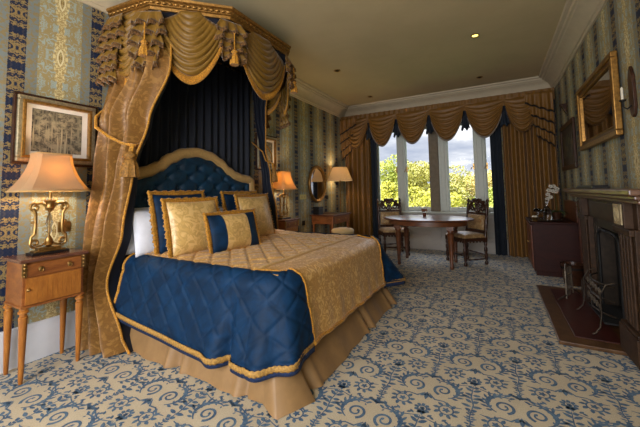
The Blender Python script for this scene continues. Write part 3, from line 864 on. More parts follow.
# navy back drape on the wall behind the headboard
mb = MB()
def bd(a, b):
    y = lerp(1.68, 3.52, a); return (-3.105 + .028 * sin(a * 100) + .006 * sin(a * 47), y, lerp(2.955, .6, b))
mb.grid(bd, 440, 4); o = thing('bed_curtain', 'dark navy pleated drape hanging on wall behind the headboard', 'curtain', (-3.11, 2.6, .6))
mb.build('drape', NAVY_LIN, o, smooth=180)
MB().tube([(-3.11, 1.68, 2.95), (-3.11, 3.52, 2.95)], .012, 8).build('rail', BRASS, o)

# side curtains of the bed
def bed_curtain(sgn, label):
    o = thing('bed_curtain', label, 'curtain', (-2.9, 2.6 + sgn * 1.05, 0))
    # z, x_wall, x_in, y_wall, y_in, amp
    tab = [(0.0, -3.05, -2.55, 1.46, 1.49, .040), (.12, -3.05, -2.64, 1.45, 1.49, .036), (.5, -3.07, -2.86, 1.43, 1.50, .028), (.95, -3.08, -2.71, 1.43, 1.53, .028),
           (1.46, -3.08, -2.70, 1.44, 1.58, .022), (1.87, -3.08, -2.56, 1.50, 1.60, .03), (2.36, -3.09, -2.42, 1.60, 1.66, .03), (2.92, -3.09, -2.56, 1.68, 1.76, .02)]
    if sgn > 0:
        xi2 = {0.0: -2.70, .12: -2.72, .5: -2.76, .95: -2.77, 1.46: -2.83, 1.87: -2.90, 2.36: -2.84, 2.92: -2.68}
        tab = [(t[0], t[1], xi2[t[0]]) + tuple(t[3:5]) + (t[5] * .3,) for t in tab]
    xk = 0.0 if sgn < 0 else -.15
    def P(a, b, off=0.0):
        z = lerp(0.012, 2.9, b); xw, xi, yw, yi, am = interp(tab, z)
        bulge = .05 * sin(pi * a) * exp(-(z / .5) ** 2) + .03 * sin(pi * a) * sstep(1.5, 1.9, z)
        x = lerp(xw, xi, a); yy = lerp(yw, yi, a) - bulge * (1 - sstep(1.9, 2.3, z)) + 2.3 * am * sin(a * 2 * pi * 3.5 + .9 * sin(z * 1.7)) + .35 * am * sin(a * 2 * pi * 9 + z) + .008 * sin(a * 61 + z * 3) + off
        # slight kick of fullness below the tie
        yy -= .03 * exp(-((z - .85) / .3) ** 2) * sin(a * pi)
        return (x, 2.6 + sgn * (2.6 - yy), z)
    mb = MB(); mb.grid(lambda a, b: P(a, b), 130, 90); mb.build('drape', GOLD_FAB, o, smooth=180)
    mb = MB(); mb.grid(lambda a, b: P(a, b, .014), 130, 60); l = mb.build('lining', NAVY_LIN, o, smooth=180); l['label'] = 'navy inner lining'
    ed = [Vector(P(1.0, k / 60, .006)) + Vector((.006, 0, 0)) for k in range(61)]
    MB().tube(ed, .011, 8, flat=.8).build('edge_braid', GOLD_FRINGE, o)
    # rope tie-back wrapped round the curtain with a tassel
    y_ = lambda yy: 2.6 + sgn * (2.6 - yy)
    pts = [(-3.04, y_(1.50), 2.0), (-3.0, y_(1.42), 1.92), (-2.95, y_(1.40), 1.82), (-2.84 + xk * .5, y_(1.44), 1.74), (-2.74 + xk, y_(1.50), 1.68), (-2.665 + xk, y_(1.57), 1.66), (-2.70 + xk, y_(1.66), 1.69), (-2.90, y_(1.67), 1.82), (-3.12, y_(1.64), 1.98)]
    tb = MB().tube(pts, .014 if sgn < 0 else .009, 8).build('tieback', GOLD_FRINGE, o)
    MB().tube([(-2.67 + xk, y_(1.55), 1.665), (-2.665 + xk, y_(1.53), 1.59)], .02, 8).build('tassel_knot', GOLD_FRINGE, tb)
    tassel_mb(-2.66 + xk, y_(1.525), 1.61, .22, .07 if sgn < 0 else .05).build('tassel', TASSEL, tb, smooth=60)
    return o
bed_curtain(-1, 'gold damask bed curtain tied back at near side of headboard')
bed_curtain(1, 'bed curtain at far side of bed showing navy lining and gold edge')

# ------------------------------------------------------------------ WINDOW DRESSING
def curtain(label, x0, x1, y, mat, nf, amp, z0=.015, z1=2.72, name='window_curtain'):
    o = thing(name, label, 'curtain', ((x0 + x1) / 2, y, 0))
    mb = MB()
    mb.grid(lambda a, b: (lerp(x0, x1, a), y + amp * sin(a * 2 * pi * nf + .3 * sin(b * 3)) * (.75 + .25 * b) + .01 * sin(a * 57), lerp(z1, z0, b)), int(nf * 18), 24)
    mb.build('drape', mat, o, smooth=180)
    mb = MB(); mb.tube([(x0, y, z1), (x1, y, z1)], .012, 8); mb.build('heading', GOLD_FRINGE, o)
    return o
curtain('gold pleated window curtain on left side beside pleated floor lamp', -3.06, -2.44, 6.71, GOLD_FAR, 5, .05)
curtain('narrow navy curtain edge on left side of window', -2.43, -2.30, 6.74, NAVY_CUR, 2, .03)
curtain('gold pleated window curtain on right side behind orchid cabinet', .14, .94, 6.70, GOLD_FAR, 7, .05)
curtain('navy curtain edge on right side of window behind chair', -.07, .12, 6.74, NAVY_CUR, 2.5, .03)
pel = thing('window_pelmet', 'gold swagged pelmet with navy insets across top of window wall', 'pelmet', (-1.1, 6.7, 2.9))
MB().box(XL + .04, XR - .04, 6.63, 6.86, 2.93, 2.95).build('pelmet_board', GOLD_FAR, pel, smooth=0)
mb = MB()
mb.grid(lambda a, b: (lerp(XL + .04, XR - .04, a), 6.66 + .012 * sin(a * 170), lerp(2.93, 2.50 + .03 * cos(a * 12), b)), 300, 4); mb.build('pelmet_back', NAVY_CUR, pel, smooth=180)
mb = MB(); mb.grid(lambda a, b: (lerp(XL + .04, XR - .04, a), 6.61 + .008 * sin(a * 230), lerp(2.95, 2.74, b)), 400, 2); mb.build('pelmet_heading', GOLD_FAR, pel, smooth=180)
ws = [-3.02, -2.42, -1.80, -1.13, -.47, .19, .72]
for i in range(6):
    a, b = ws[i], ws[i + 1]
    mb, edge = swag_mb((a, 6.60, 2.86), (b, 6.60, 2.86), (0, -1, 0), 1.03, .86, .26, .40 if i < 5 else .36, 7, .05)
    sw = mb.build('swag', GOLD_FAR, pel, smooth=180)
    fringe_mb(edge, .035, (0, -1, 0), .006, 3).build('swag_fringe', BEAD if 0 < i < 5 else GOLD_RUCHE, sw, solid=.004)
for x in ws[1:6]:
    mb = MB(); mb.grid(lambda a, b: (x + (a * 2 - 1) * (.02 + .06 * b), 6.635 + .02 * sin(a * 9) * b, 2.68 - .30 * b - .03 * sin(a * 12)), 12, 5)
    mb.build('inset', NAVY_CUR, pel, smooth=180, solid=.004)
for x, s_ in ((-2.92, -1), (.78, 1)):
    # cascading tails with dark fringe at each end
    for k in range(4):
        mb = MB(); z0 = 2.88 - .19 * k; wk = .40 - .05 * k; xo = (.90 if s_ > 0 else -3.08)
        def fn(a, b, z0=z0, k=k, wk=wk): return (xo - s_ * wk * (1 - a), 6.50 + .018 * sin(a * 22 + k) * (.3 + b) + .028 * k, z0 - (.16 + .20 * a) * b + .015 * sin(a * 22 + k) * b)
        mb.grid(fn, 30, 6); jb = mb.build('jabot', GOLD_FAR, pel, smooth=180, solid=.004)
        e = [Vector(fn(q / 30, 1.0)) for q in range(31)]
        fringe_mb(e, .03, (0, -1, 0), .010, 2).build('jabot_fringe', DARK_FRINGE, jb, solid=.004)

# ------------------------------------------------------------------ FURNITURE
def nightstand(loc, label):
    o = thing('nightstand', label, 'nightstand', loc)
    d, w_ = .30, .385   # x depth, y width
    x0, x1, y0, y1 = -d / 2, d / 2, -w_ / 2, w_ / 2
    B = lambda: MB()
    B().box(x0 + .008, x1 - .014, y0 + .012, y1 - .012, .50, .795).box(x0 + .004, x1 - .004, y0 + .004, y1 - .004, .49, .505).build('body', YEW, o, smooth=0, bevel=.004, origin='local')
    B().box(x0 - .008, x1 + .008, y0 - .012, y1 + .012, .795, .818).build('top', YEWD, o, smooth=0, bevel=.006, origin='local')
    dr = B().box(x1 - .014, x1 - .004, y0 + .03, y1 - .03, .70, .785).build('drawer', YEW, o, smooth=0, bevel=.003, origin='local')
    for y in (-.085, .085):
        h = MB().lathe([(.016, 0), (.014, .006), (.005, .01)], 12, (0, 0, 0), Matrix.Rotation(pi / 2, 4, 'Y')); 
        h.tube([(.008, .013 * cos(2 * pi * k / 12), -.008 + .013 * sin(2 * pi * k / 12)) for k in range(12)], .0025, 6, closed=True)
        h.xf(Matrix.Translation((x1 - .005, y, .744))).build('ring_pull', BRASS, dr, origin='local')
    m_ = B().box(x1 - .014, x1 - .005, y0 + .03, y1 - .03, .512, .688)
    for k in range(9): # chevron veneer strips
        m_.box(x1 - .006, x1 - .0035, -.1275 + k * .0283 + .001, -.1275 + (k + 1) * .0283 - .001, .535, .665, None)
    dn = m_.build('door', YEWLEG, o, smooth=0, origin='local')
    MB().lathe([(.012, 0), (.008, .006), (.003, .016)], 10, (0, 0, 0), Matrix.Rotation(pi / 2, 4, 'Y')).xf(Matrix.Translation((x1 - .005, y0 + .045, .61))).build('door_knob', BRASS, dn, origin='local')
    for y in (y0 + .018, y1 - .018):
        c = MB().box(x1 - .012, x1 + .002, y - .012, y + .012, .70, .79); 
        for k in range(4): c.ball((x1 + .002, y, .785 - k * .026), .011 - k * .0015, 8)
        c.build('corner_mount', BRASS, o, origin='local')
    for x in (x0 + .025, x1 - .025):
        for y in (y0 + .028, y1 - .028):
            MB().lathe([(.011, 0), (.014, .03), (.024, .40), (.026, .435), (.020, .44), (.020, .455), (.029, .46), (.029, .475), (.022, .48), (.022, .495)], 14, (x, y, 0)).build('leg', YEWLEG, o, origin='local')
    return o
ns1 = nightstand((-2.95, 1.095, 0), 'yew-wood nightstand with marquetry door beside near bed curtain')
copy_tree(ns1, (-2.95, 4.12, 0), label='small wooden nightstand beyond the bed under ornate lit lamp')

def pagoda_shade(wb, db, wt, dt, z0, z1, mat, o, name='lamp_shade'):
    mb = MB()
    def ring(t):
        k = 1 - t; e = k ** 1.9; w_ = lerp(wt, wb, e); d_ = lerp(dt, db, e); c = .22
        z = lerp(z0, z1, t)
        pts = [(-w_ + c * w_, -d_), (w_ - c * w_, -d_), (w_, -d_ + c * d_), (w_, d_ - c * d_), (w_ - c * w_, d_), (-w_ + c * w_, d_), (-w_, d_ - c * d_), (-w_, -d_ + c * d_)]
        return [(y_, x_, z) for x_, y_ in pts]
    N = 14; vs = []; 
    for k in range(N + 1): vs += ring(k / N)
    fs = [(k * 8 + i, k * 8 + (i + 1) % 8, (k + 1) * 8 + (i + 1) % 8, (k + 1) * 8 + i) for k in range(N) for i in range(8)]
    mb.add(vs, fs); sh = mb.build(name, mat, o, smooth=30, solid=.003, origin='local')
    for t, r in ((0, .006), (1, .005)):
        MB().tube(ring(t), r, 6, closed=True).build('shade_binding', GOLD_BORDER, sh, origin='local')
    return sh
def scroll_lamp(loc, label, power):
    o = thing('table_lamp', label, 'lamp', loc)
    MB().box(-.055, .055, -.115, .115, 0, .018).build('plinth', BLACKP, o, smooth=0, bevel=.004, origin='local')
    MB().prism([(-.045, -.095), (.045, -.095), (.045, .095), (-.045, .095)], .018, .03).prism([(-.032, -.07), (.032, -.07), (.032, .07), (-.032, .07)], .03, .05).build('base_plate', BRASS, o, smooth=0, bevel=.004, origin='local')
    for s_ in (-1, 1):
        f = MB(); P = []
        for i in range(30):  # lower scroll
            t = i / 29; a = -pi / 2 + s_ * 0 + t * 2 * pi * 1.2; r = .006 + .026 * (1 - t)
            P.append((0, s_ * (.082 - 0 + r * cos(a) * 1), .085 + r * sin(a)))
        f.tube(P[::-1], [.009] * 30, 8)
        f.tube([(0, s_ * .108, .085), (0, s_ * .105, .13), (0, s_ * .085, .15), (0, s_ * .082, .20), (0, s_ * .084, .30), (0, s_ * .10, .335)], .011, 8)
        P = []
        for i in range(30):
            t = i / 29; a = pi / 2 - t * 2 * pi * 1.2; r = .007 + .026 * (1 - t); P.append((0, s_ * (.088 - r * cos(a) * -1), .345 + r * sin(a)))
        f.tube(P, .009, 8)
        f.tube([(0, s_ * .09, .372), (0, s_ * .05, .375), (0, s_ * .022, .35), (0, s_ * .015, .32)], .010, 8)
        f.tube([(0, s_ * .075, .058), (0, s_ * .04, .065), (0, s_ * .018, .09)], .007, 8)
        f.ball((0, s_ * .098, .235), .012, 8); f.tube([(0, s_ * .086, .24), (0, s_ * .112, .24)], .004, 6)
        f.build('scroll_arm', BRASS, o, smooth=60, origin='local')
    MB().lathe([(.012, .05), (.028, .065), (.018, .08), (.026, .10), (.012, .125), (.004, .14), (.004, .30), (.014, .315), (.03, .34), (.022, .36), (.03, .38), (.04, .395), (.01, .40), (.008, .46)], 14).build('stem', BRASS, o, smooth=50, origin='local')
    MB().lathe([(.007, .141), (.02, .165), (.014, .195), (.024, .225), (.016, .26), (.007, .299)], 8).build('crystal_drop', CRYSTAL, o, smooth=0, origin='local')
    pagoda_shade(.215, .15, .108, .075, .465, .745, SHADE, o)
    MB().lathe([(.008, .46), (.012, .48), (.012, .50)], 10).ball((0, 0, .55), .03, 12, (1, 1, 1.3)).build('bulb', BULB, o, origin='local')
    l = bpy.data.lights.new('lamp_light', 'POINT'); l.energy = power; l.color = (1, .74, .47); l.shadow_soft_size = .045
    lo = bpy.data.objects.new('lamp_light', l); COL.objects.link(lo); lo.location = (loc[0], loc[1], loc[2] + .61)
    return o
scroll_lamp((-2.96, 1.105, .818), 'lit gilt scroll lamp with bell shade on nearest nightstand', 15)
scroll_lamp((-2.96, 4.12, .818), 'lit ornate lamp with orange-glowing shade on far nightstand', 15)

def framed_picture(loc, label, w_, h_, kind):
    """hangs on the left wall, facing +x"""
    o = thing('framed_picture', label, 'picture', loc)
    def fr(wd, hd, t, x0, x1):
        m_ = MB(); m_.box(x0, x1, -wd, wd, hd - t, hd); m_.box(x0, x1, -wd, wd, -hd, -hd + t); m_.box(x0, x1, -wd, -wd + t, -hd + t, hd - t); m_.box(x0, x1, wd - t, wd, -hd + t, hd - t); return m_
    a, b = w_ / 2, h_ / 2
    fr(a, b, .022, 0, .03).build('outer_frame', OAKD, o, smooth=0, bevel=.006, origin='local')
    fr(a - .02, b - .02, .034, 0, .045).build('silver_frame', SILVER, o, smooth=0, bevel=.008, origin='local')
    fr(a - .05, b - .05, .022, 0, .05).build('inner_frame', GILT, o, smooth=0, bevel=.004, origin='local')
    MB().box(0, .012, -a + .06, a - .06, -b + .06, b - .06).build('mount', MAT_BOARD, o, smooth=0, origin='local')
    MB().box(.012, .014, -a + .115, a - .115, -b + .105, b - .105).build('print', PRINT, o, smooth=0, origin='local')
    return o
m = Mat('woodland_engraving', rough=0.7); x, y, z = m.xyz(m.coord())
tr_ = m.noise(m.vec(y * 60, z * 3, 0), 1.0, 2, .5); bl = m.noise(m.vec(y * 22, z * 22, 4), 1.0, 6, .75)
k = (tr_.step(.5, .62) * (1.0 - z.step(-.02, .1) * .6)).mx(bl.step(.38, .62) * .8)
m.color(m.mix(k, rgb(46, 40, 32), rgb(150, 138, 112))); PRINT = m.m
framed_picture((XL + .002, 1.205, 1.765), 'framed woodland engraving in silver and gilt frame above nearest lamp', .57, .55, 0)
framed_picture((XL + .002, 3.92, 1.86), 'gilt-framed picture partly hidden by far bed curtain', .52, .56, 0)

def plate(loc, label, mat, w_=.085, h_=.085, side=1, name='wall_socket', cat='socket'):
    o = thing(name, label, cat, loc)
    MB().box(0, .008 * side, -w_ / 2, w_ / 2, -h_ / 2, h_ / 2).build('plate', mat, o, smooth=0, bevel=.002, origin='local')
    for y in (-w_ / 5, w_ / 5): MB().box(.008 * side, .012 * side, y - .008, y + .008, -.012, .012).build('switch', BLACKP if mat is BLACKP else BRASS, o, smooth=0, bevel=.001, origin='local')
    return o
plate((XL, 1.275, .99), 'brass switch plate on wall beside nearest lamp base', BRASS, .09)
plate((XL, 4.99, 1.14), 'brass switch plate on wallpaper left of oval mirror', plain('bright_brass_plate', rgb(214, 190, 110), .35, .3), .22, .09)
plate((XL, 5.95, 1.11), 'dark switch plate on wall right of oval mirror', BLACKP, .1)
plate((XL, 5.0, .66), 'small dark socket low on the wall left of writing desk', BLACKP, .1)

# oval mirror
o = thing('oval_mirror', 'oval gilt wall mirror above the writing desk', 'mirror', (XL + .005, 5.5, 1.385))
pts = [(.022, .31 * cos(2 * pi * k / 48), .345 * sin(2 * pi * k / 48)) for k in range(48)]
mb = MB(); mb.tube(pts, .03, 10, closed=True); mb.tube([(.035, y * 1.02, z * 1.02) for _, y, z in pts], .01, 8, closed=True)
mb.tube([(.03, y * .91, z * .91) for _, y, z in pts], .008, 6, closed=True); mb.build('frame', GILT, o, origin='local')
MB().prism([(.285 * cos(2 * pi * k / 48), .32 * sin(2 * pi * k / 48)) for k in range(48)], 0, .018, 0).build('mirror_glass', MIRROR, o, smooth=30, origin='local')

# writing desk
DY0, DY1 = 5.15, 5.95
o = thing('writing_desk', 'small wooden writing desk against wall under the oval mirror', 'desk', (-2.86, 5.55, 0))
MB().box(-3.11, -2.60, DY0, DY1, .775, .80).build('top', REDW, o, smooth=0, bevel=.006)
MB().box(-3.08, -2.63, DY0 + .03, DY1 - .03, .63, .775).build('apron', DESKW, o, smooth=0, bevel=.004)
d_ = MB().box(-2.635, -2.622, DY0 + .12, DY1 - .12, .65, .765).build('drawer', DESKW, o, smooth=0, bevel=.003)
for y in (5.4, 5.7): MB().ball((-2.612, y, .705), .012, 8).build('knob', BRASS, d_)
for x in (-3.05, -2.66):
    for y in (DY0 + .06, DY1 - .06): MB().lathe([(.012, 0), (.014, .05), (.026, .60), (.028, .63)], 12, (x, y, 0)).build('leg', DESKW, o)
o = thing('desk_box', 'dark leather box standing on left end of writing desk', 'box', (-2.98, 5.28, .80))
MB().box(-3.06, -2.93, 5.20, 5.36, .80, .91).build('box_body', BLACKP, o, smooth=0, bevel=.005); MB().box(-3.065, -2.925, 5.195, 5.365, .91, .945).build('lid', BLACKP, o, smooth=0, bevel=.006)
o = thing('blotter', 'dark flat desk blotter lying on the writing desk', 'blotter', (-2.8, 5.6, .80))
MB().box(-2.98, -2.66, 5.42, 5.82, .80, .806).build('pad', BLACKP, o, smooth=0, bevel=.002)
MB().box(-2.98, -2.66, 5.42, 5.45, .806, .812).build('corner_strip', REDW, o, smooth=0, bevel=.002)
def stool(loc, label, r, h, matc):
    o = thing('stool', label, 'stool', loc)
    MB().lathe([(r * .9, h - .09), (r, h - .075), (r * 1.02, h - .03), (r * .9, h - .005), (r * .5, h + .01), (.001, h + .014)], 28, caps=False).build('seat', matc, o, smooth=60, origin='local')
    MB().lathe([(r * .95, h - .13), (r, h - .12), (r, h - .09), (r * .9, h - .085)], 28).build('seat_rail', DESKW, o, smooth=40, origin='local')
    for k in range(4):
        a = pi / 4 + k * pi / 2; MB().tube([(r * .75 * cos(a), r * .75 * sin(a), h - .1), (r * .8 * cos(a), r * .8 * sin(a), h * .5), (r * .92 * cos(a), r * .92 * sin(a), 0)], [.02, .017, .011], 10).build('leg', DESKW, o, origin='local')
    return o
stool((-2.33, 4.95, 0), 'cream padded round stool in front of the writing desk', .19, .60, plain('cream_upholstery', rgb(196, 168, 118), .7, sheen=.2))
stool((-2.45, 4.42, 0), 'dark brown round stool between far nightstand and writing desk', .22, .56, wood('stool_dark', rgb(70, 42, 24), rgb(100, 62, 34)))

# floor lamp with pleated shade
o = thing('floor_lamp', 'floor lamp with cream pleated shade beside left window curtain', 'lamp', (-2.92, 6.12, 0))
MB().lathe([(.14, 0), (.14, .015), (.05, .03), (.02, .05)], 24).build('base', BRASS, o, origin='local')
MB().lathe([(.011, .05), (.011, 1.42), (.02, 1.43), (.02, 1.46), (.008, 1.5)], 12).build('pole', BRASS, o, origin='local')
frp = lambda a, z: 1 + .012 * (1 if int(a / (2 * pi) * 96 + .5) % 2 else -1)
MB().lathe([(.265, 1.45), (.15, 1.74)], 96, caps=False, fr=frp).build('lamp_shade', SHADE2, o, smooth=0, solid=.003, origin='local')
MB().ball((0, 0, 1.56), .03, 10, (1, 1, 1.3)).build('bulb', BULB, o, origin='local')
l = bpy.data.lights.new('floor_lamp_light', 'POINT'); l.energy = 8; l.color = (1, .72, .42); l.shadow_soft_size = .04
lo = bpy.data.objects.new('floor_lamp_light', l); COL.objects.link(lo); lo.location = (-2.92, 6.12, 1.62)

# oval dining table
TC = (-1.06, 5.60)
o = thing('dining_table', 'oval polished mahogany table in front of the window', 'table', (TC[0], TC[1], 0))
mb = MB(); prof = [(0, .735), (.70, .735), (.725, .742), (.735, .752), (.725, .762), (.70, .766), (0, .766)]
mb.lathe([(max(r, .001), z) for r, z in prof], 64, mtx=Matrix.Diagonal((1, .75, 1)), caps=False); mb.build('tabletop', MAHOG, o, smooth=40, origin='local')
mb = MB(); mb.lathe([(.62, .655), (.635, .66), (.635, .735), (.60, .735), (.60, .655)], 64, mtx=Matrix.Diagonal((1, .74, 1)), caps=False); mb.build('apron', MAHOG, o, smooth=40, origin='local')
for x in (-.42, .40):
    for y in (-.27, .27):
        MB().box(x - .052, x + .052, y - .052, y + .052, .60, .735).lathe([(.024, 0), (.032, .03), (.024, .05), (.044, .45), (.052, .53), (.034, .55), (.052, .57), (.052, .60)], 14, (x, y, 0)).build('leg', MAHOG, o, smooth=40, origin='local')
# little posy on the table
o = thing('flower_posy', 'tiny posy of dried flowers in a pot on the oval table', 'posy', (-1.13, 5.78, .766))
MB().lathe([(.02, 0), (.032, .03), (.028, .06), (.034, .07)], 16).build('pot', REDW, o, origin='local')
mb = MB()
for k in range(22):
    a = k * 2.4; r = .045 * sqrt(k / 22); mb.ball((r * cos(a), r * sin(a), .095 + .03 * random.random()), .014, 6, rings=4)
mb.build('flowers', plain('dried_rose', rgb(140, 92, 62), .8, noise_amt=.4), o, origin='local')

def carved_chair():
    o = thing('carved_chair', '', 'chair')
    W, D = .235, .21
    cush = MB(); cush.grid(lambda a, b: ((a * 2 - 1) * W * .98, (b * 2 - 1) * D * .98, .455 + .055 * ((1 - abs(a * 2 - 1) ** 4) * (1 - abs(b * 2 - 1) ** 4)) ** .5), 20, 20)
    cush.box(-W * .98, W * .98, -D * .98, D * .98, .435, .456); cush.build('seat', TAN_UPH, o, smooth=60, origin='local')
    fr_ = MB(); fr_.box(-W, W, -D, -D + .025, .385, .44); fr_.box(-W, W, D - .025, D, .385, .44); fr_.box(-W, -W + .025, -D, D, .385, .44); fr_.box(W - .025, W, -D, D, .385, .44)
    for k in range(8): fr_.ball((-W + .045 + k * (2 * W - .09) / 7, -D + .004, .382), .022, 8, (1, .5, 1))
    for s_ in (-1, 1):
        for k in range(6): fr_.ball((s_ * (W - .004), -D + .05 + k * .06, .382), .020, 8, (.5, 1, 1))
    fr_.build('seat_rail', OAKD, o, smooth=40, origin='local')
    turn = [(.018, 0), (.026, .015), (.026, .045), (.014, .06), (.022, .10), (.026, .16), (.016, .20), (.026, .22), (.026, .27), (.014, .285), (.024, .33), (.018, .36), (.027, .37), (.027, .44)]
    for x in (-W + .02, W - .02): MB().lathe(turn, 12, (x, -D + .02, 0)).build('leg', OAKD, o, smooth=50, origin='local')
    for x in (-W + .02, W - .02):
        p = MB(); p.lathe(turn, 12, (x, D - .02, 0))
        p.lathe([(.022, .44), (.022, .52), (.015, .54), (.024, .60), (.026, .70), (.016, .78), (.022, .80), (.022, .98), (.012, 1.0), (.026, 1.02), (.02, 1.045), (.008, 1.07)], 12, (0, 0, 0))
        n0 = len(p.v) - 12 * 12
        for i in range(n0, len(p.v)):
            v = p.v[i]; p.v[i] = (v[0] + x, v[1] + D - .02 + (v[2] - .44) * .12, v[2])
        p.build('back_post', OAKD, o, smooth=50, origin='local')
    yb = lambda z: D - .02 + (z - .44) * .12
    for z0, z1 in ((.50, .545), (.80, .835)):
        m_ = MB().box(-W + .03, W - .03, yb(z0) - .014, yb(z0) + .014, z0, z1)
        for k in range(7): m_.ball((-W + .07 + k * (2 * W - .14) / 6, yb(z0) - .014, (z0 + z1) / 2), .014, 6, rings=4)
        m_.build('back_rail', OAKD, o, smooth=40, origin='local')
    pad = MB(); pad.grid(lambda a, b: ((a * 2 - 1) * (W - .055), yb(.55 + .24 * b) - .012 - .03 * ((1 - abs(a * 2 - 1) ** 4) * (1 - abs(b * 2 - 1) ** 4)) ** .5, .55 + .245 * b), 16, 16)
    pad.box(-W + .055, W - .055, yb(.67) - .012, yb(.67) + .016, .55, .795); pad.build('back_pad', TAN_UPH, o, smooth=60, origin='local')
    c = MB(); y = yb(.93)
    for s_ in (-1, 1):
        P = []
        for i in range(30): t = i / 29; a = t * 2 * pi * 1.3; r = .012 + .04 * t; P.append((s_ * (.105 + r * cos(a)), y, .905 + r * sin(a)))
        c.tube(P, .016, 8)
        c.tube([(s_ * .20, y, .86), (s_ * .17, y, .95), (s_ * .12, y, .985), (s_ * .07, y, 1.02), (s_ * .03, y, 1.06)], .020, 8)
        c.tube([(s_ * .02, y, .84), (s_ * .06, y, .87), (s_ * .02, y, .92), (s_ * .05, y, .97), (0, y, 1.0)], .017, 8)
        c.ball((s_ * .14, y, 1.01), .03, 8); c.ball((s_ * .075, y, 1.045), .026, 8)
    for k in range(5):
        a = radians(30 + k * 30); c.tube([(0, y, .98), (.075 * cos(a), y - .006, .98 + .085 * sin(a))], [.018, .024], 8)
    c.ball((0, y - .01, .985), .032, 10, (1, .7, 1)); c.tube([(0, y, .83), (0, y, .98)], .014, 8)
    c.build('carved_crest', OAKD, o, smooth=60, origin='local')
    for a, b in (((-W + .02, -D + .02), (-W + .02, D - .02)), ((W - .02, -D + .02), (W - .02, D - .02)), ((-W + .02, D - .02), (W - .02, D - .02)), ((-W + .02, -D + .02), (W - .02, -D + .02))):
        z = .095 if a[1] != b[1] else .16
        MB().tube([(lerp(a[0], b[0], t), lerp(a[1], b[1], t), z) for t in (0, .12, .2, .35, .5, .65, .8, .88, 1)], [.009, .009, .014, .010, .017, .010, .014, .009, .009], 8).build('stretcher', OAKD, o, smooth=60, origin='local')
    return o
ch = carved_chair(); ch['label'] = 'carved dark oak chair at right end of the oval table'
ch.location = (-.50, 5.93, 0); ch.scale = (1.05, 1.05, 1.0); ch.rotation_euler = (0, 0, radians(-47))
copy_tree(ch, (-1.80, 6.14, 0), radians(32), label='carved dark oak chair at left end of the oval table')

# ------------------------------------------------------------------ RIGHT SIDE
# dark cabinet with its back to the right wall
o = thing('cabinet', 'low dark cabinet with drinks tray and orchid by right wall', 'cabinet', (.68, 5.85, 0))
MB().box(.42, .945, 5.46, 6.28, .06, .725).build('body', BLACKW, o, smooth=0, bevel=.005)
MB().box(.44, .945, 5.48, 6.26, 0, .06).build('plinth', BLACKW, o, smooth=0)
MB().box(.39, .95, 5.43, 6.31, .725, .755).build('top', BLACKW, o, smooth=0, bevel=.008)
for y0, y1 in ((5.49, 5.865), (5.875, 6.25)):
    d_ = MB().box(.402, .42, y0, y1, .09, .70).box(.396, .404, y0 + .05, y1 - .05, .14, .65).build('door', REDW, o, smooth=0, bevel=.004)
    MB().ball((.385, y1 - .03 if y0 < 5.6 else y0 + .03, .42), .013, 8).build('knob', BRASS, d_)
MB().box(.925, .945, 5.44, 6.30, .755, 1.02).box(.92, .95, 5.43, 6.31, 1.02, 1.04).build('gallery_back', REDW, o, smooth=0, bevel=.004)
# dado panel chair-height wooden piece between cabinet and fireplace
o = thing('wooden_panel', 'reddish wooden panel standing against wall between cabinet and fireplace', 'panel', (.94, 5.0, 0))
MB().box(.925, .948, 4.62, 5.36, .28, .99).build('board', REDW, o, smooth=0, bevel=.004)
MB().box(.905, .95, 4.60, 5.38, .99, 1.02).build('cap_rail', REDW, o, smooth=0, bevel=.006)
for y in (4.66, 5.32): MB().box(.92, .948, y - .03, y + .03, 0, .99).build('upright', REDW, o, smooth=0, bevel=.004)

# tray and drinks things
o = thing('tray', 'round silver tray holding glasses on the dark cabinet', 'tray', (.60, 5.72, .755))
MB().lathe([(.001, 0), (.17, 0), (.20, .014), (.205, .014), (.17, -.0 + .004), (.001, .004)], 40, caps=False).build('dish', STEEL, o, origin='local')
MB().tube([(.203 * cos(2 * pi * k / 40), .203 * sin(2 * pi * k / 40), .015) for k in range(40)], .004, 6, closed=True).build('rim', STEEL, o, origin='local')
def gobl(loc, label, group=None):
    o = thing('drinking_glass', label, 'glass', loc, 0, group)
    MB().lathe([(.028, 0), (.028, .003), (.005, .008), (.004, .045), (.02, .06), (.032, .085), (.030, .12)], 18, caps=False).build('bowl', GLASS, o, smooth=60, solid=.0015, origin='local'); return o
g = gobl((.50, 5.66, .769), 'small stemmed glass nearest left edge of the tray'); g.scale = (1.3, 1.3, 1.3)
copy_tree(g, (.58, 5.58, .769), label='small stemmed glass at front of the tray'); copy_tree(g, (.52, 5.80, .769), label='small stemmed glass at back left of the tray')
o = thing('decanter', 'clear glass decanter bottle at the centre of tray', 'decanter', (.63, 5.70, .769)); o.scale = (1.2, 1.2, 1.15)
MB().lathe([(.04, 0), (.045, .02), (.045, .12), (.02, .16), (.014, .175), (.014, .20), (.02, .205)], 20).build('bottle', GLASS, o, smooth=50, origin='local')
MB().lathe([(.012, .205), (.02, .22), (.02, .24), (.006, .25)], 12).build('stopper', CRYSTAL, o, origin='local')
o = thing('ice_bucket', 'small brass and cream dish beside the tray glasses', 'dish', (.46, 5.53, .755))
MB().lathe([(.03, 0), (.035, .01), (.03, .02), (.05, .06), (.045, .062)], 18).build('bowl', BRASS, o, origin='local')
mb = MB()
for k in range(7): a = k * 2.4; mb.ball((.022 * cos(a), .022 * sin(a), .07), .014, 6)
mb.build('sweets', CER_W, o, origin='local')
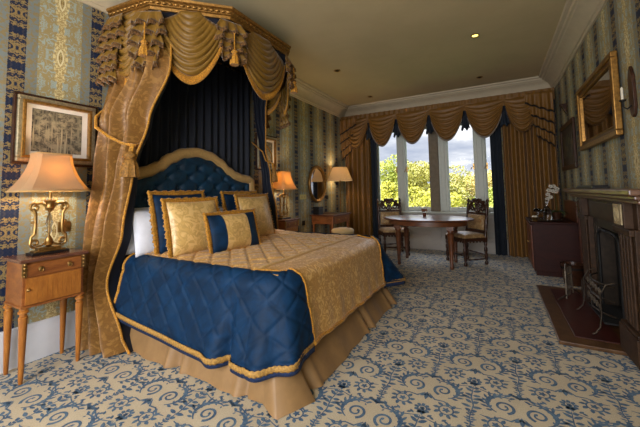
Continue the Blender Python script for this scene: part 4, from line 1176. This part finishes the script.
# orchid
o = thing('potted_orchid', 'white flowering orchid in a pale pot on the cabinet', 'plant', (.76, 5.86, .755))
MB().lathe([(.05, 0), (.065, .10), (.07, .12), (.06, .12)], 20).build('pot', OAKD, o, origin='local')
mb = MB()
for k in range(5):
    a = k * 1.25 + .3
    mb.grid(lambda u, v, a=a: ((u * .16) * cos(a) - (v - .5) * .06 * sin(pi * u) * sin(a), (u * .16) * sin(a) + (v - .5) * .06 * sin(pi * u) * cos(a), .12 + .10 * u - .14 * u * u), 8, 3)
mb.build('leaves', PLANT, o, smooth=180, solid=.003, origin='local')
st = [(0, 0, .11), (.01, .0, .22), (0, .01, .36), (-.03, .0, .50), (-.08, -.01, .54), (-.12, -.02, .50)]
MB().tube(st, .004, 6).build('stem', PLANT, o, origin='local')
mb = MB(); fc = [(-.01, -.01, .50), (.03, .01, .46), (.01, -.02, .42), (-.05, -.02, .50), (-.08, -.03, .44), (-.03, -.03, .43), (-.09, -.02, .38), (-.06, -.02, .34), (-.10, -.03, .31)]
for c in fc:
    for k in range(5):
        a = 2 * pi * k / 5 + c[0] * 9; mb.ball((c[0] + .018 * cos(a), c[1] - .006 * (k % 2), c[2] + .018 * sin(a)), .016, 8, (1, .45, .8), 4)
mb.build('blossom', PETAL, o, smooth=60, origin='local')
# waste bin / coal bucket
o = thing('coal_bucket', 'dark brown round bucket on floor between cabinet and fireplace', 'bucket', (.80, 5.16, 0))
MB().lathe([(.001, 0), (.095, 0), (.10, .02), (.125, .25), (.13, .265), (.12, .265), (.09, .02), (.001, .02)], 28, caps=False).build('pail', OAKD, o, origin='local')
MB().lathe([(.127, .20), (.129, .225), (.125, .225)], 28, caps=False).build('band', IRON, o, origin='local')

# hearth slab (part of the room), kerb + tile
h = struct(MB().box(.375, XR, 3.18, 4.84, 0, .03).build('trim_4', HEARTHW, smooth=0, bevel=.006))
struct(MB().box(.50, .80, 3.31, 4.70, .03, .036).build('floor_hearth', TILE, smooth=0, bevel=.002))
# fireplace
fp = thing('fireplace', 'dark brown panelled fireplace with mantel shelf on right wall', 'fireplace', (.88, 3.72, 0))
MB().box(.70, XR - .003, 2.60, 4.84, 1.185, 1.225).box(.735, XR - .003, 2.64, 4.80, 1.155, 1.185).box(.76, XR - .003, 2.67, 4.77, 1.13, 1.155).build('mantel_shelf', SHELFW, fp, smooth=0, bevel=.008)
MB().box(.815, XR - .003, 2.90, 4.50, .945, 1.13).box(.805, .815, 3.32, 4.12, .97, 1.10).build('frieze', MANTELW, fp, smooth=0, bevel=.005)
for ya, yb_ in ((2.92, 3.25), (4.17, 4.50)):
    p = MB().box(.80, XR - .003, ya, yb_, .03, .945)
    for k in range(4): q = ya + .04 + k * (yb_ - ya - .08) / 4; p.box(.785, .80, q + .008, q + (yb_ - ya - .08) / 4 - .008, .26, .90)
    p.box(.77, .80, ya - .01, yb_ + .01, .90, .945)
    p.build('pilaster', MANTELW, fp, smooth=0, bevel=.006)
    MB().box(.765, XR - .003, ya - .015, yb_ + .015, .03, .22).box(.775, XR - .003, ya - .008, yb_ + .008, .22, .245).build('plinth_block', MANTELW, fp, smooth=0, bevel=.006)
    cb = MB().box(.765, XR - .003, ya + .06, yb_ - .06, .945, 1.13).build('corbel', PLASTER if 0 else MANTELW, fp, smooth=0, bevel=.006)
    c_ = MB().box(.757, .765, ya + .085, yb_ - .085, .97, 1.115); ym = (ya + yb_) / 2
    c_.tube([(.755, ym + .04 * cos(2 * pi * k / 20), 1.045 + .055 * sin(2 * pi * k / 20)) for k in range(20)], .006, 6, closed=True); c_.ball((.755, ym, 1.045), .025, 10, (.5, .8, 1.3))
    c_.build('carved_medallion', plain('ivory_gilt_carving', rgb(176, 158, 120), .5, noise_amt=.3) if ya < 3.5 else MANTELW, cb, smooth=40)
# cast iron insert
p = MB(); p.box(.84, XR - .003, 3.25, 3.40, .03, .945); p.box(.84, XR - .003, 4.02, 4.17, .03, .945); p.box(.84, XR - .003, 3.40, 4.02, .86, .945)
for k in range(7):
    p.box(.832, .84, 3.28, 3.37, .08 + k * .12, .17 + k * .12); p.box(.832, .84, 4.05, 4.14, .08 + k * .12, .17 + k * .12)
p.build('iron_surround', plain('aged_iron_brown', rgb(58, 48, 38), .4, .4, noise_amt=.4), fp, smooth=0, bevel=.004)
p = MB(); p.box(.955, XR - .003, 3.40, 4.02, .03, .86); p.build('fireback', IRON, fp, smooth=0)
pts = []
for i in range(21): a = pi * i / 20; pts.append((.836, 3.71 - .30 * math.copysign(abs(cos(a)) ** .35, cos(a)), .66 + .18 * sin(a) ** .35))
MB().tube([(.836, 3.41, .05)] + pts + [(.836, 4.01, .05)], .012, 8).build('arch_moulding', IRON, fp)

# fire grate with scrollwork basket standing on the hearth
o = thing('fire_grate', 'scrolled wrought-iron fire basket standing on the hearth', 'grate', (.80, 3.72, .03))
def sp3(c, r, a0, tr, s_=1, n=22):
    return [(c[0], c[1] + s_ * (r * (1 - .8 * i / n)) * cos(a0 + tr * 2 * pi * i / n), c[2] + (r * (1 - .8 * i / n)) * sin(a0 + tr * 2 * pi * i / n)) for i in range(n + 1)]
mb = MB()
for z in (.18, .30, .42): mb.tube([(.80, 3.45, z), (.73, 3.55, z), (.70, 3.71, z), (.73, 3.87, z), (.80, 3.97, z)], .008, 8)
mb.build('basket_bars', STEEL, o)
mb = MB()
for y in (3.52, 3.62, 3.71, 3.80, 3.90):
    for s_ in (-1, 1): mb.tube(sp3((.715, y, .36), .035, 0, 1.2, s_), .005, 6); mb.tube(sp3((.715, y, .24), .035, pi, 1.2, s_), .005, 6)
mb.tube([(.715, 3.49, .30), (.715, 3.93, .30)], .006, 6); mb.build('scrollwork', BRIGHT, o)
for s_ in (-1, 1):
    mb = MB(); y = 3.71 + s_ * .28
    mb.tube([(.80, y, .46), (.74, y, .44), (.70, y, .36), (.70, y, .2), (.685, y + s_ * .01, .10), (.65, y + s_ * .02, .05), (.63, y + s_ * .02, .045)], .006, 8)
    mb.build('leg', STEEL, o)
mb = MB().box(.72, .95, 3.45, 3.97, .12, .135); mb.build('ash_plate', IRON, o, smooth=0)
# low fender wings (scroll panels) by the far jamb
o = thing('fireside_stand', 'pale scrolled metal stand leaning at far side of hearth', 'fire tools stand', (.66, 4.45, .036))
mb = MB()
mb.tube([(.60, 4.30, .05), (.60, 4.30, .34), (.62, 4.38, .40), (.68, 4.52, .36), (.70, 4.58, .05)], .008, 8)
for k in range(4):
    mb.tube([(.60 + .02 * k, 4.33 + .055 * k, .05), (.61 + .02 * k, 4.34 + .055 * k, .2), (.60 + .022 * k, 4.33 + .055 * k, .36)], .005, 6)
mb.tube([(.60, 4.3, .12), (.70, 4.57, .12)], .005, 6); mb.tube([(.60, 4.3, .27), (.69, 4.55, .27)], .005, 6)
mb.build('scroll_panel', BRIGHT, o)
mb = MB(); mb.tube([(.60, 4.30, .09), (.55, 4.27, .06), (.52, 4.26, .043)], .008, 8); mb.tube([(.70, 4.58, .09), (.74, 4.60, .06), (.76, 4.61, .043)], .008, 8); mb.build('foot', STEEL, o)

# things on the mantel
o = thing('mantel_book', 'dark flat closed box lying on far end of mantel shelf', 'box', (.85, 4.3, 1.225))
MB().box(.80, .93, 3.92, 4.62, 1.225, 1.245).build('lower_case', BLACKP, o, smooth=0, bevel=.004); MB().box(.805, .925, 3.94, 4.60, 1.245, 1.257).build('lid', BLACKP, o, smooth=0, bevel=.004)

# mirror over mantel (tilted slightly off the wall)
MY0, MY1, MZ0, MZ1 = 3.58, 4.94, 1.68, 2.42
o = thing('wall_mirror', 'large rectangular gilt mirror above the mantel shelf', 'mirror', (.93, (MY0 + MY1) / 2, MZ0))
def mfr(t0, t1, x0, x1, mat, nm):
    m_ = MB(); a, b, c, d = MY0 + t0, MY1 - t0, MZ0 + t0, MZ1 - t0; t = t1 - t0
    m_.box(x0, x1, a, b, d - t, d); m_.box(x0, x1, a, b, c, c + t); m_.box(x0, x1, a, a + t, c + t, d - t); m_.box(x0, x1, b - t, b, c + t, d - t)
    return m_.build(nm, mat, o, smooth=0, bevel=.008)
mfr(0, .05, .915, .965, GILT, 'outer_frame'); mfr(.045, .085, .93, .96, GILTD, 'inner_frame'); mfr(.082, .10, .925, .96, GILT, 'slip')
MB().box(.945, .955, MY0 + .09, MY1 - .09, MZ0 + .09, MZ1 - .09).build('mirror_glass', MIRROR, o, smooth=0)
# dark picture further along
o = thing('framed_picture', 'dark wooden framed picture on right wall beyond the mirror', 'picture', (XR - .02, 5.92, 1.86))
m_ = MB(); a, b, c, d, t = 5.42, 6.42, 1.50, 2.20, .07
m_.box(.945, .975, a, b, d - t, d); m_.box(.945, .975, a, b, c, c + t); m_.box(.945, .975, a, a + t, c + t, d - t); m_.box(.945, .975, b - t, b, c + t, d - t); m_.build('frame', OAKD, o, smooth=0, bevel=.008)
MB().box(.962, .97, a + t, b - t, c + t, d - t).build('mount', plain('dark_mount', rgb(70, 54, 36), .7), o, smooth=0)
m = Mat('old_print', rough=.6); x, y, z = m.xyz(m.coord()); n = m.noise(m.vec(y, z), 9, 5, .7); m.color(m.mix(n.step(.4, .65), rgb(40, 34, 24), rgb(104, 86, 56)))
MB().box(.958, .963, a + .2, b - .2, c + .18, d - .18).build('print', m.m, o, smooth=0)
# little bracket
o = thing('wall_bracket', 'tiny dark wooden wall bracket high beyond the mirror', 'bracket', (.93, 5.9, 2.4))
MB().prism([(.97, 2.33), (.97, 2.47), (.90, 2.47), (.93, 2.42)], 5.86, 5.94, 1).build('bracket', OAKD, o, smooth=0, bevel=.004); MB().box(.89, .97, 5.84, 5.96, 2.47, 2.485).build('shelf', OAKD, o, smooth=0)
# wall sconce right of mirror
o = thing('wall_sconce', 'dark candle sconce on right wall at the near side of the mirror', 'sconce', (.93, 3.33, 1.85))
mb = MB().prism([(3.28, 1.86), (3.30, 1.80), (3.33, 1.78), (3.36, 1.80), (3.38, 1.86), (3.375, 2.10), (3.35, 2.16), (3.33, 2.19), (3.31, 2.16), (3.285, 2.10)], .955, XR - .003, 0)
mb.build('back_plate', OAKD, o, smooth=0, bevel=.004)
MB().tube([(.96, 3.33, 1.88), (.93, 3.33, 1.85), (.905, 3.33, 1.87), (.905, 3.33, 1.92)], .006, 8).lathe([(.02, 1.915), (.024, 1.925), (.01, 1.93)], 14, (.905, 3.33, 0)).build('arm', IRON, o)
MB().lathe([(.009, 1.93), (.009, 2.02), (.003, 2.03)], 12, (.905, 3.33, 0)).build('candle', CER_W, o)

# ceiling downlights
for x, y, lit, lb in ((-.15, 4.41, 1, 'lit yellow downlight recessed in the ceiling'), (-2.18, 4.55, 0, 'unlit brass downlight in ceiling above the far nightstand'), (-2.22, 6.2, 0, 'unlit brass downlight in ceiling near left end of the window'), (-.17, 6.15, 0, 'unlit brass downlight in ceiling near right end of the window')):
    o = thing('downlight', lb, 'downlight', (x, y, ZC - .012))
    MB().lathe([(.036, .011), (.052, .011), (.054, .004), (.048, 0), (.036, .004)], 24, caps=False).build('rim', BRASS, o, origin='local')
    MB().lathe([(.001, .009), (.037, .009), (.037, .006), (.001, .006)], 20, caps=False).build('lens', DOWNL if lit else IRON, o, origin='local')

# ------------------------------------------------------------------ OUTSIDE
g = MB().box(-90, 70, 9.5, 140, -4.4, -4.0).build('ground', GRASS, smooth=0); struct(g)
def leaf_mat(nm, a, b):
    m = Mat(nm, rough=.7); n = m.noise(m.coord(), .9, 3); n2 = m.noise(m.coord(), 9, 2)
    m.color(m.mix(n.step(.35, .65) * .6 + n2.step(.3, .7) * .4, a, b)); return m.m
LF = [leaf_mat('leaf_gold_green', rgb(164, 162, 44), rgb(214, 204, 88)), leaf_mat('leaf_olive', rgb(140, 140, 56), rgb(190, 180, 90)), leaf_mat('leaf_autumn', rgb(176, 158, 80), rgb(214, 194, 120)), leaf_mat('leaf_green', rgb(134, 148, 50), rgb(190, 190, 88))]
def tree(label, x, y, ztop, rx, ry, mat, n=9000, sz=.12, seed=0, bare=False):
    R = random.Random(seed); zb = -4.0; o = thing('tree', label, 'tree', (x, y, zb))
    rz = (ztop - zb) * .42; cz = ztop - rz
    mb = MB(); clumps = [(R.uniform(-.62, .62) * rx, R.uniform(-.62, .62) * ry, R.uniform(-.8, .72) * rz, R.uniform(.26, .42)) for _ in range(26)]
    for i in range(n):
        c = clumps[i % 26]; a = R.uniform(0, 2 * pi); s_ = R.uniform(-1, 1); q = sqrt(1 - s_ * s_); rr = c[3] * R.uniform(.6, 1.0) ** .5
        p = Vector((x + c[0] + rx * rr * q * cos(a), y + c[1] + ry * rr * q * sin(a), cz + c[2] + rz * rr * s_ * .8))
        n1 = Vector((R.gauss(0, 1), R.gauss(0, 1), R.gauss(0, 1))).normalized(); n2 = n1.orthogonal().normalized() * sz * R.uniform(.6, 1.2); n3 = n1.cross(n2)
        mb.add([p - n2, p + n3 * .6, p + n2, p - n3 * .6], [(0, 1, 2, 3)])
    mb.build('crown', mat, o, smooth=0)
    t = MB(); t.tube([(x, y, zb), (x + .1, y, zb + 2), (x, y, cz)], [.28, .2, .1], 8)
    for k in range(9):
        a = k * 2.3; c = clumps[k]; t.tube([(x, y, zb + 2.2 + .25 * k), (x + c[0] * .5, y + c[1] * .5, cz + c[2] * .3), (x + c[0], y + c[1], cz + c[2])], [.09, .06, .02], 6)
    t.build('trunk', BARK, o); return o
tree('autumn-yellow tree seen through left pane of window', -13.4, 30, 4.6, 3.2, 3, LF[2], seed=1)
tree('tall green-gold tree outside behind second window pane', -9.0, 28, 4.5, 2.9, 3, LF[3], seed=2)
tree('bright yellow-green bush in second window pane', -8.6, 23, 2.3, 2.6, 2.2, LF[0], 9000, .09, seed=3)
tree('bright green-gold bush low in left window pane', -11.6, 22.5, 2.2, 2.3, 2.2, LF[3], 8000, .09, seed=9)
tree('olive tree outside right of the stone mullion', -4.4, 27, 3.6, 3.0, 3, LF[1], seed=4)
tree('yellow-green bush seen low in third window pane', -3.9, 21, 1.5, 2.5, 2.2, LF[0], 9000, .09, seed=5)
tree('brownish autumn tree outside toward right end of window', -.9, 31, 3.3, 3.2, 3, LF[2], seed=6)
tree('green tree outside behind the right-hand window pane', .6, 24, 1.7, 2.5, 2.4, LF[3], seed=7)
tree('distant olive tree outside behind the others at centre', -7.0, 40, 4.6, 4.6, 4, LF[1], 8000, .17, seed=8)
tree('distant dark tree outside behind the others at right', 1.8, 42, 3.6, 4.6, 4, LF[1], 7000, .17, seed=10)
tree('distant autumn tree outside behind the others at left', -19.5, 42, 4.4, 4.8, 4, LF[2], 7000, .17, seed=11)

# ------------------------------------------------------------------ WORLD & LIGHT
W = bpy.data.worlds.new('World'); SC.world = W; W.use_nodes = True; T = W.node_tree; bg = T.nodes['Background']
tc = T.nodes.new('ShaderNodeTexCoord'); sp_ = T.nodes.new('ShaderNodeSeparateXYZ'); T.links.new(tc.outputs['Generated'], sp_.inputs[0])
mp = T.nodes.new('ShaderNodeMapping'); mp.inputs['Scale'].default_value = (3, 3, 13); T.links.new(tc.outputs['Generated'], mp.inputs[0])
nz = T.nodes.new('ShaderNodeTexNoise'); nz.inputs['Scale'].default_value = 1.6; nz.inputs['Detail'].default_value = 6; nz.inputs['Roughness'].default_value = .6; T.links.new(mp.outputs[0], nz.inputs['Vector'])
cr = T.nodes.new('ShaderNodeValToRGB'); T.links.new(nz.outputs['Fac'], cr.inputs[0])
cr.color_ramp.elements[0].position = .32; cr.color_ramp.elements[0].color = rgb(158, 168, 188)
cr.color_ramp.elements[1].position = .62; cr.color_ramp.elements[1].color = rgb(226, 228, 232)
e = cr.color_ramp.elements.new(.5); e.color = rgb(188, 194, 206)
T.links.new(cr.outputs[0], bg.inputs[0])
mr = T.nodes.new('ShaderNodeMapRange'); T.links.new(sp_.outputs[2], mr.inputs['Value']); mr.inputs['From Min'].default_value = .15; mr.inputs['From Max'].default_value = .9
mr.inputs['To Min'].default_value = 1.12; mr.inputs['To Max'].default_value = 11.0; T.links.new(mr.outputs[0], bg.inputs[1])

def area(name, loc, rot, sx, sy, power, col, portal=False):
    l = bpy.data.lights.new(name, 'AREA'); l.shape = 'RECTANGLE'; l.size = sx; l.size_y = sy; l.energy = power; l.color = col
    if portal: l.cycles.is_portal = True
    o = bpy.data.objects.new(name, l); COL.objects.link(o); o.location = loc; o.rotation_euler = rot; return o
area('window_portal', (-1.15, YF + .32, 1.7), (radians(-90), 0, 0), 2.5, 1.85, 10, (1, 1, 1), True)
# daylight entering by the big window behind the photographer
area('back_window_daylight', ((BX0 + BX1) / 2, YB - .2, (BZ0 + BZ1) / 2), (radians(90), 0, 0), BX1 - BX0, BZ1 - BZ0, 170, (.98, .97, 1.0))
s = bpy.data.lights.new('sun', 'SUN'); s.energy = 2.6; s.angle = .05; s.color = (1, .95, .82)
so = bpy.data.objects.new('sun', s); COL.objects.link(so); so.rotation_euler = (radians(50), 0, radians(-55))

# ------------------------------------------------------------------ CAMERA
YAW, PITCH, ROLL, FPX, PPY = 5.07719644e-01, 6.50370400e-02, -1.75077198e-02, 316.146, 170.123
fw = Vector((-sin(YAW) * cos(PITCH), cos(YAW) * cos(PITCH), sin(PITCH)))
r = Vector((cos(YAW), sin(YAW), 0)); u = r.cross(fw)
r2 = r * cos(ROLL) + u * sin(ROLL); u2 = u * cos(ROLL) - r * sin(ROLL)
cam = bpy.data.cameras.new('camera'); co = bpy.data.objects.new('camera', cam); COL.objects.link(co)
co.matrix_world = Matrix(((r2.x, u2.x, -fw.x, 0), (r2.y, u2.y, -fw.y, 0), (r2.z, u2.z, -fw.z, 1.25), (0, 0, 0, 1)))
cam.sensor_width = 36; cam.lens = FPX / 640 * 36; cam.shift_y = -(213.5 - PPY) / 640; cam.clip_start = .02; cam.clip_end = 500
SC.camera = co
SC.view_settings.view_transform = 'Standard'; SC.view_settings.look = 'None'; SC.view_settings.gamma = 1.0; SC.view_settings.use_curve_mapping = False
SC.view_settings.exposure = 0.35
SC.cycles.max_bounces = 8; SC.cycles.diffuse_bounces = 5; SC.cycles.transparent_max_bounces = 12
SC.cycles.caustics_reflective = False; SC.cycles.caustics_refractive = False; SC.cycles.sample_clamp_indirect = 4.0
SC.cycles.use_denoising = True
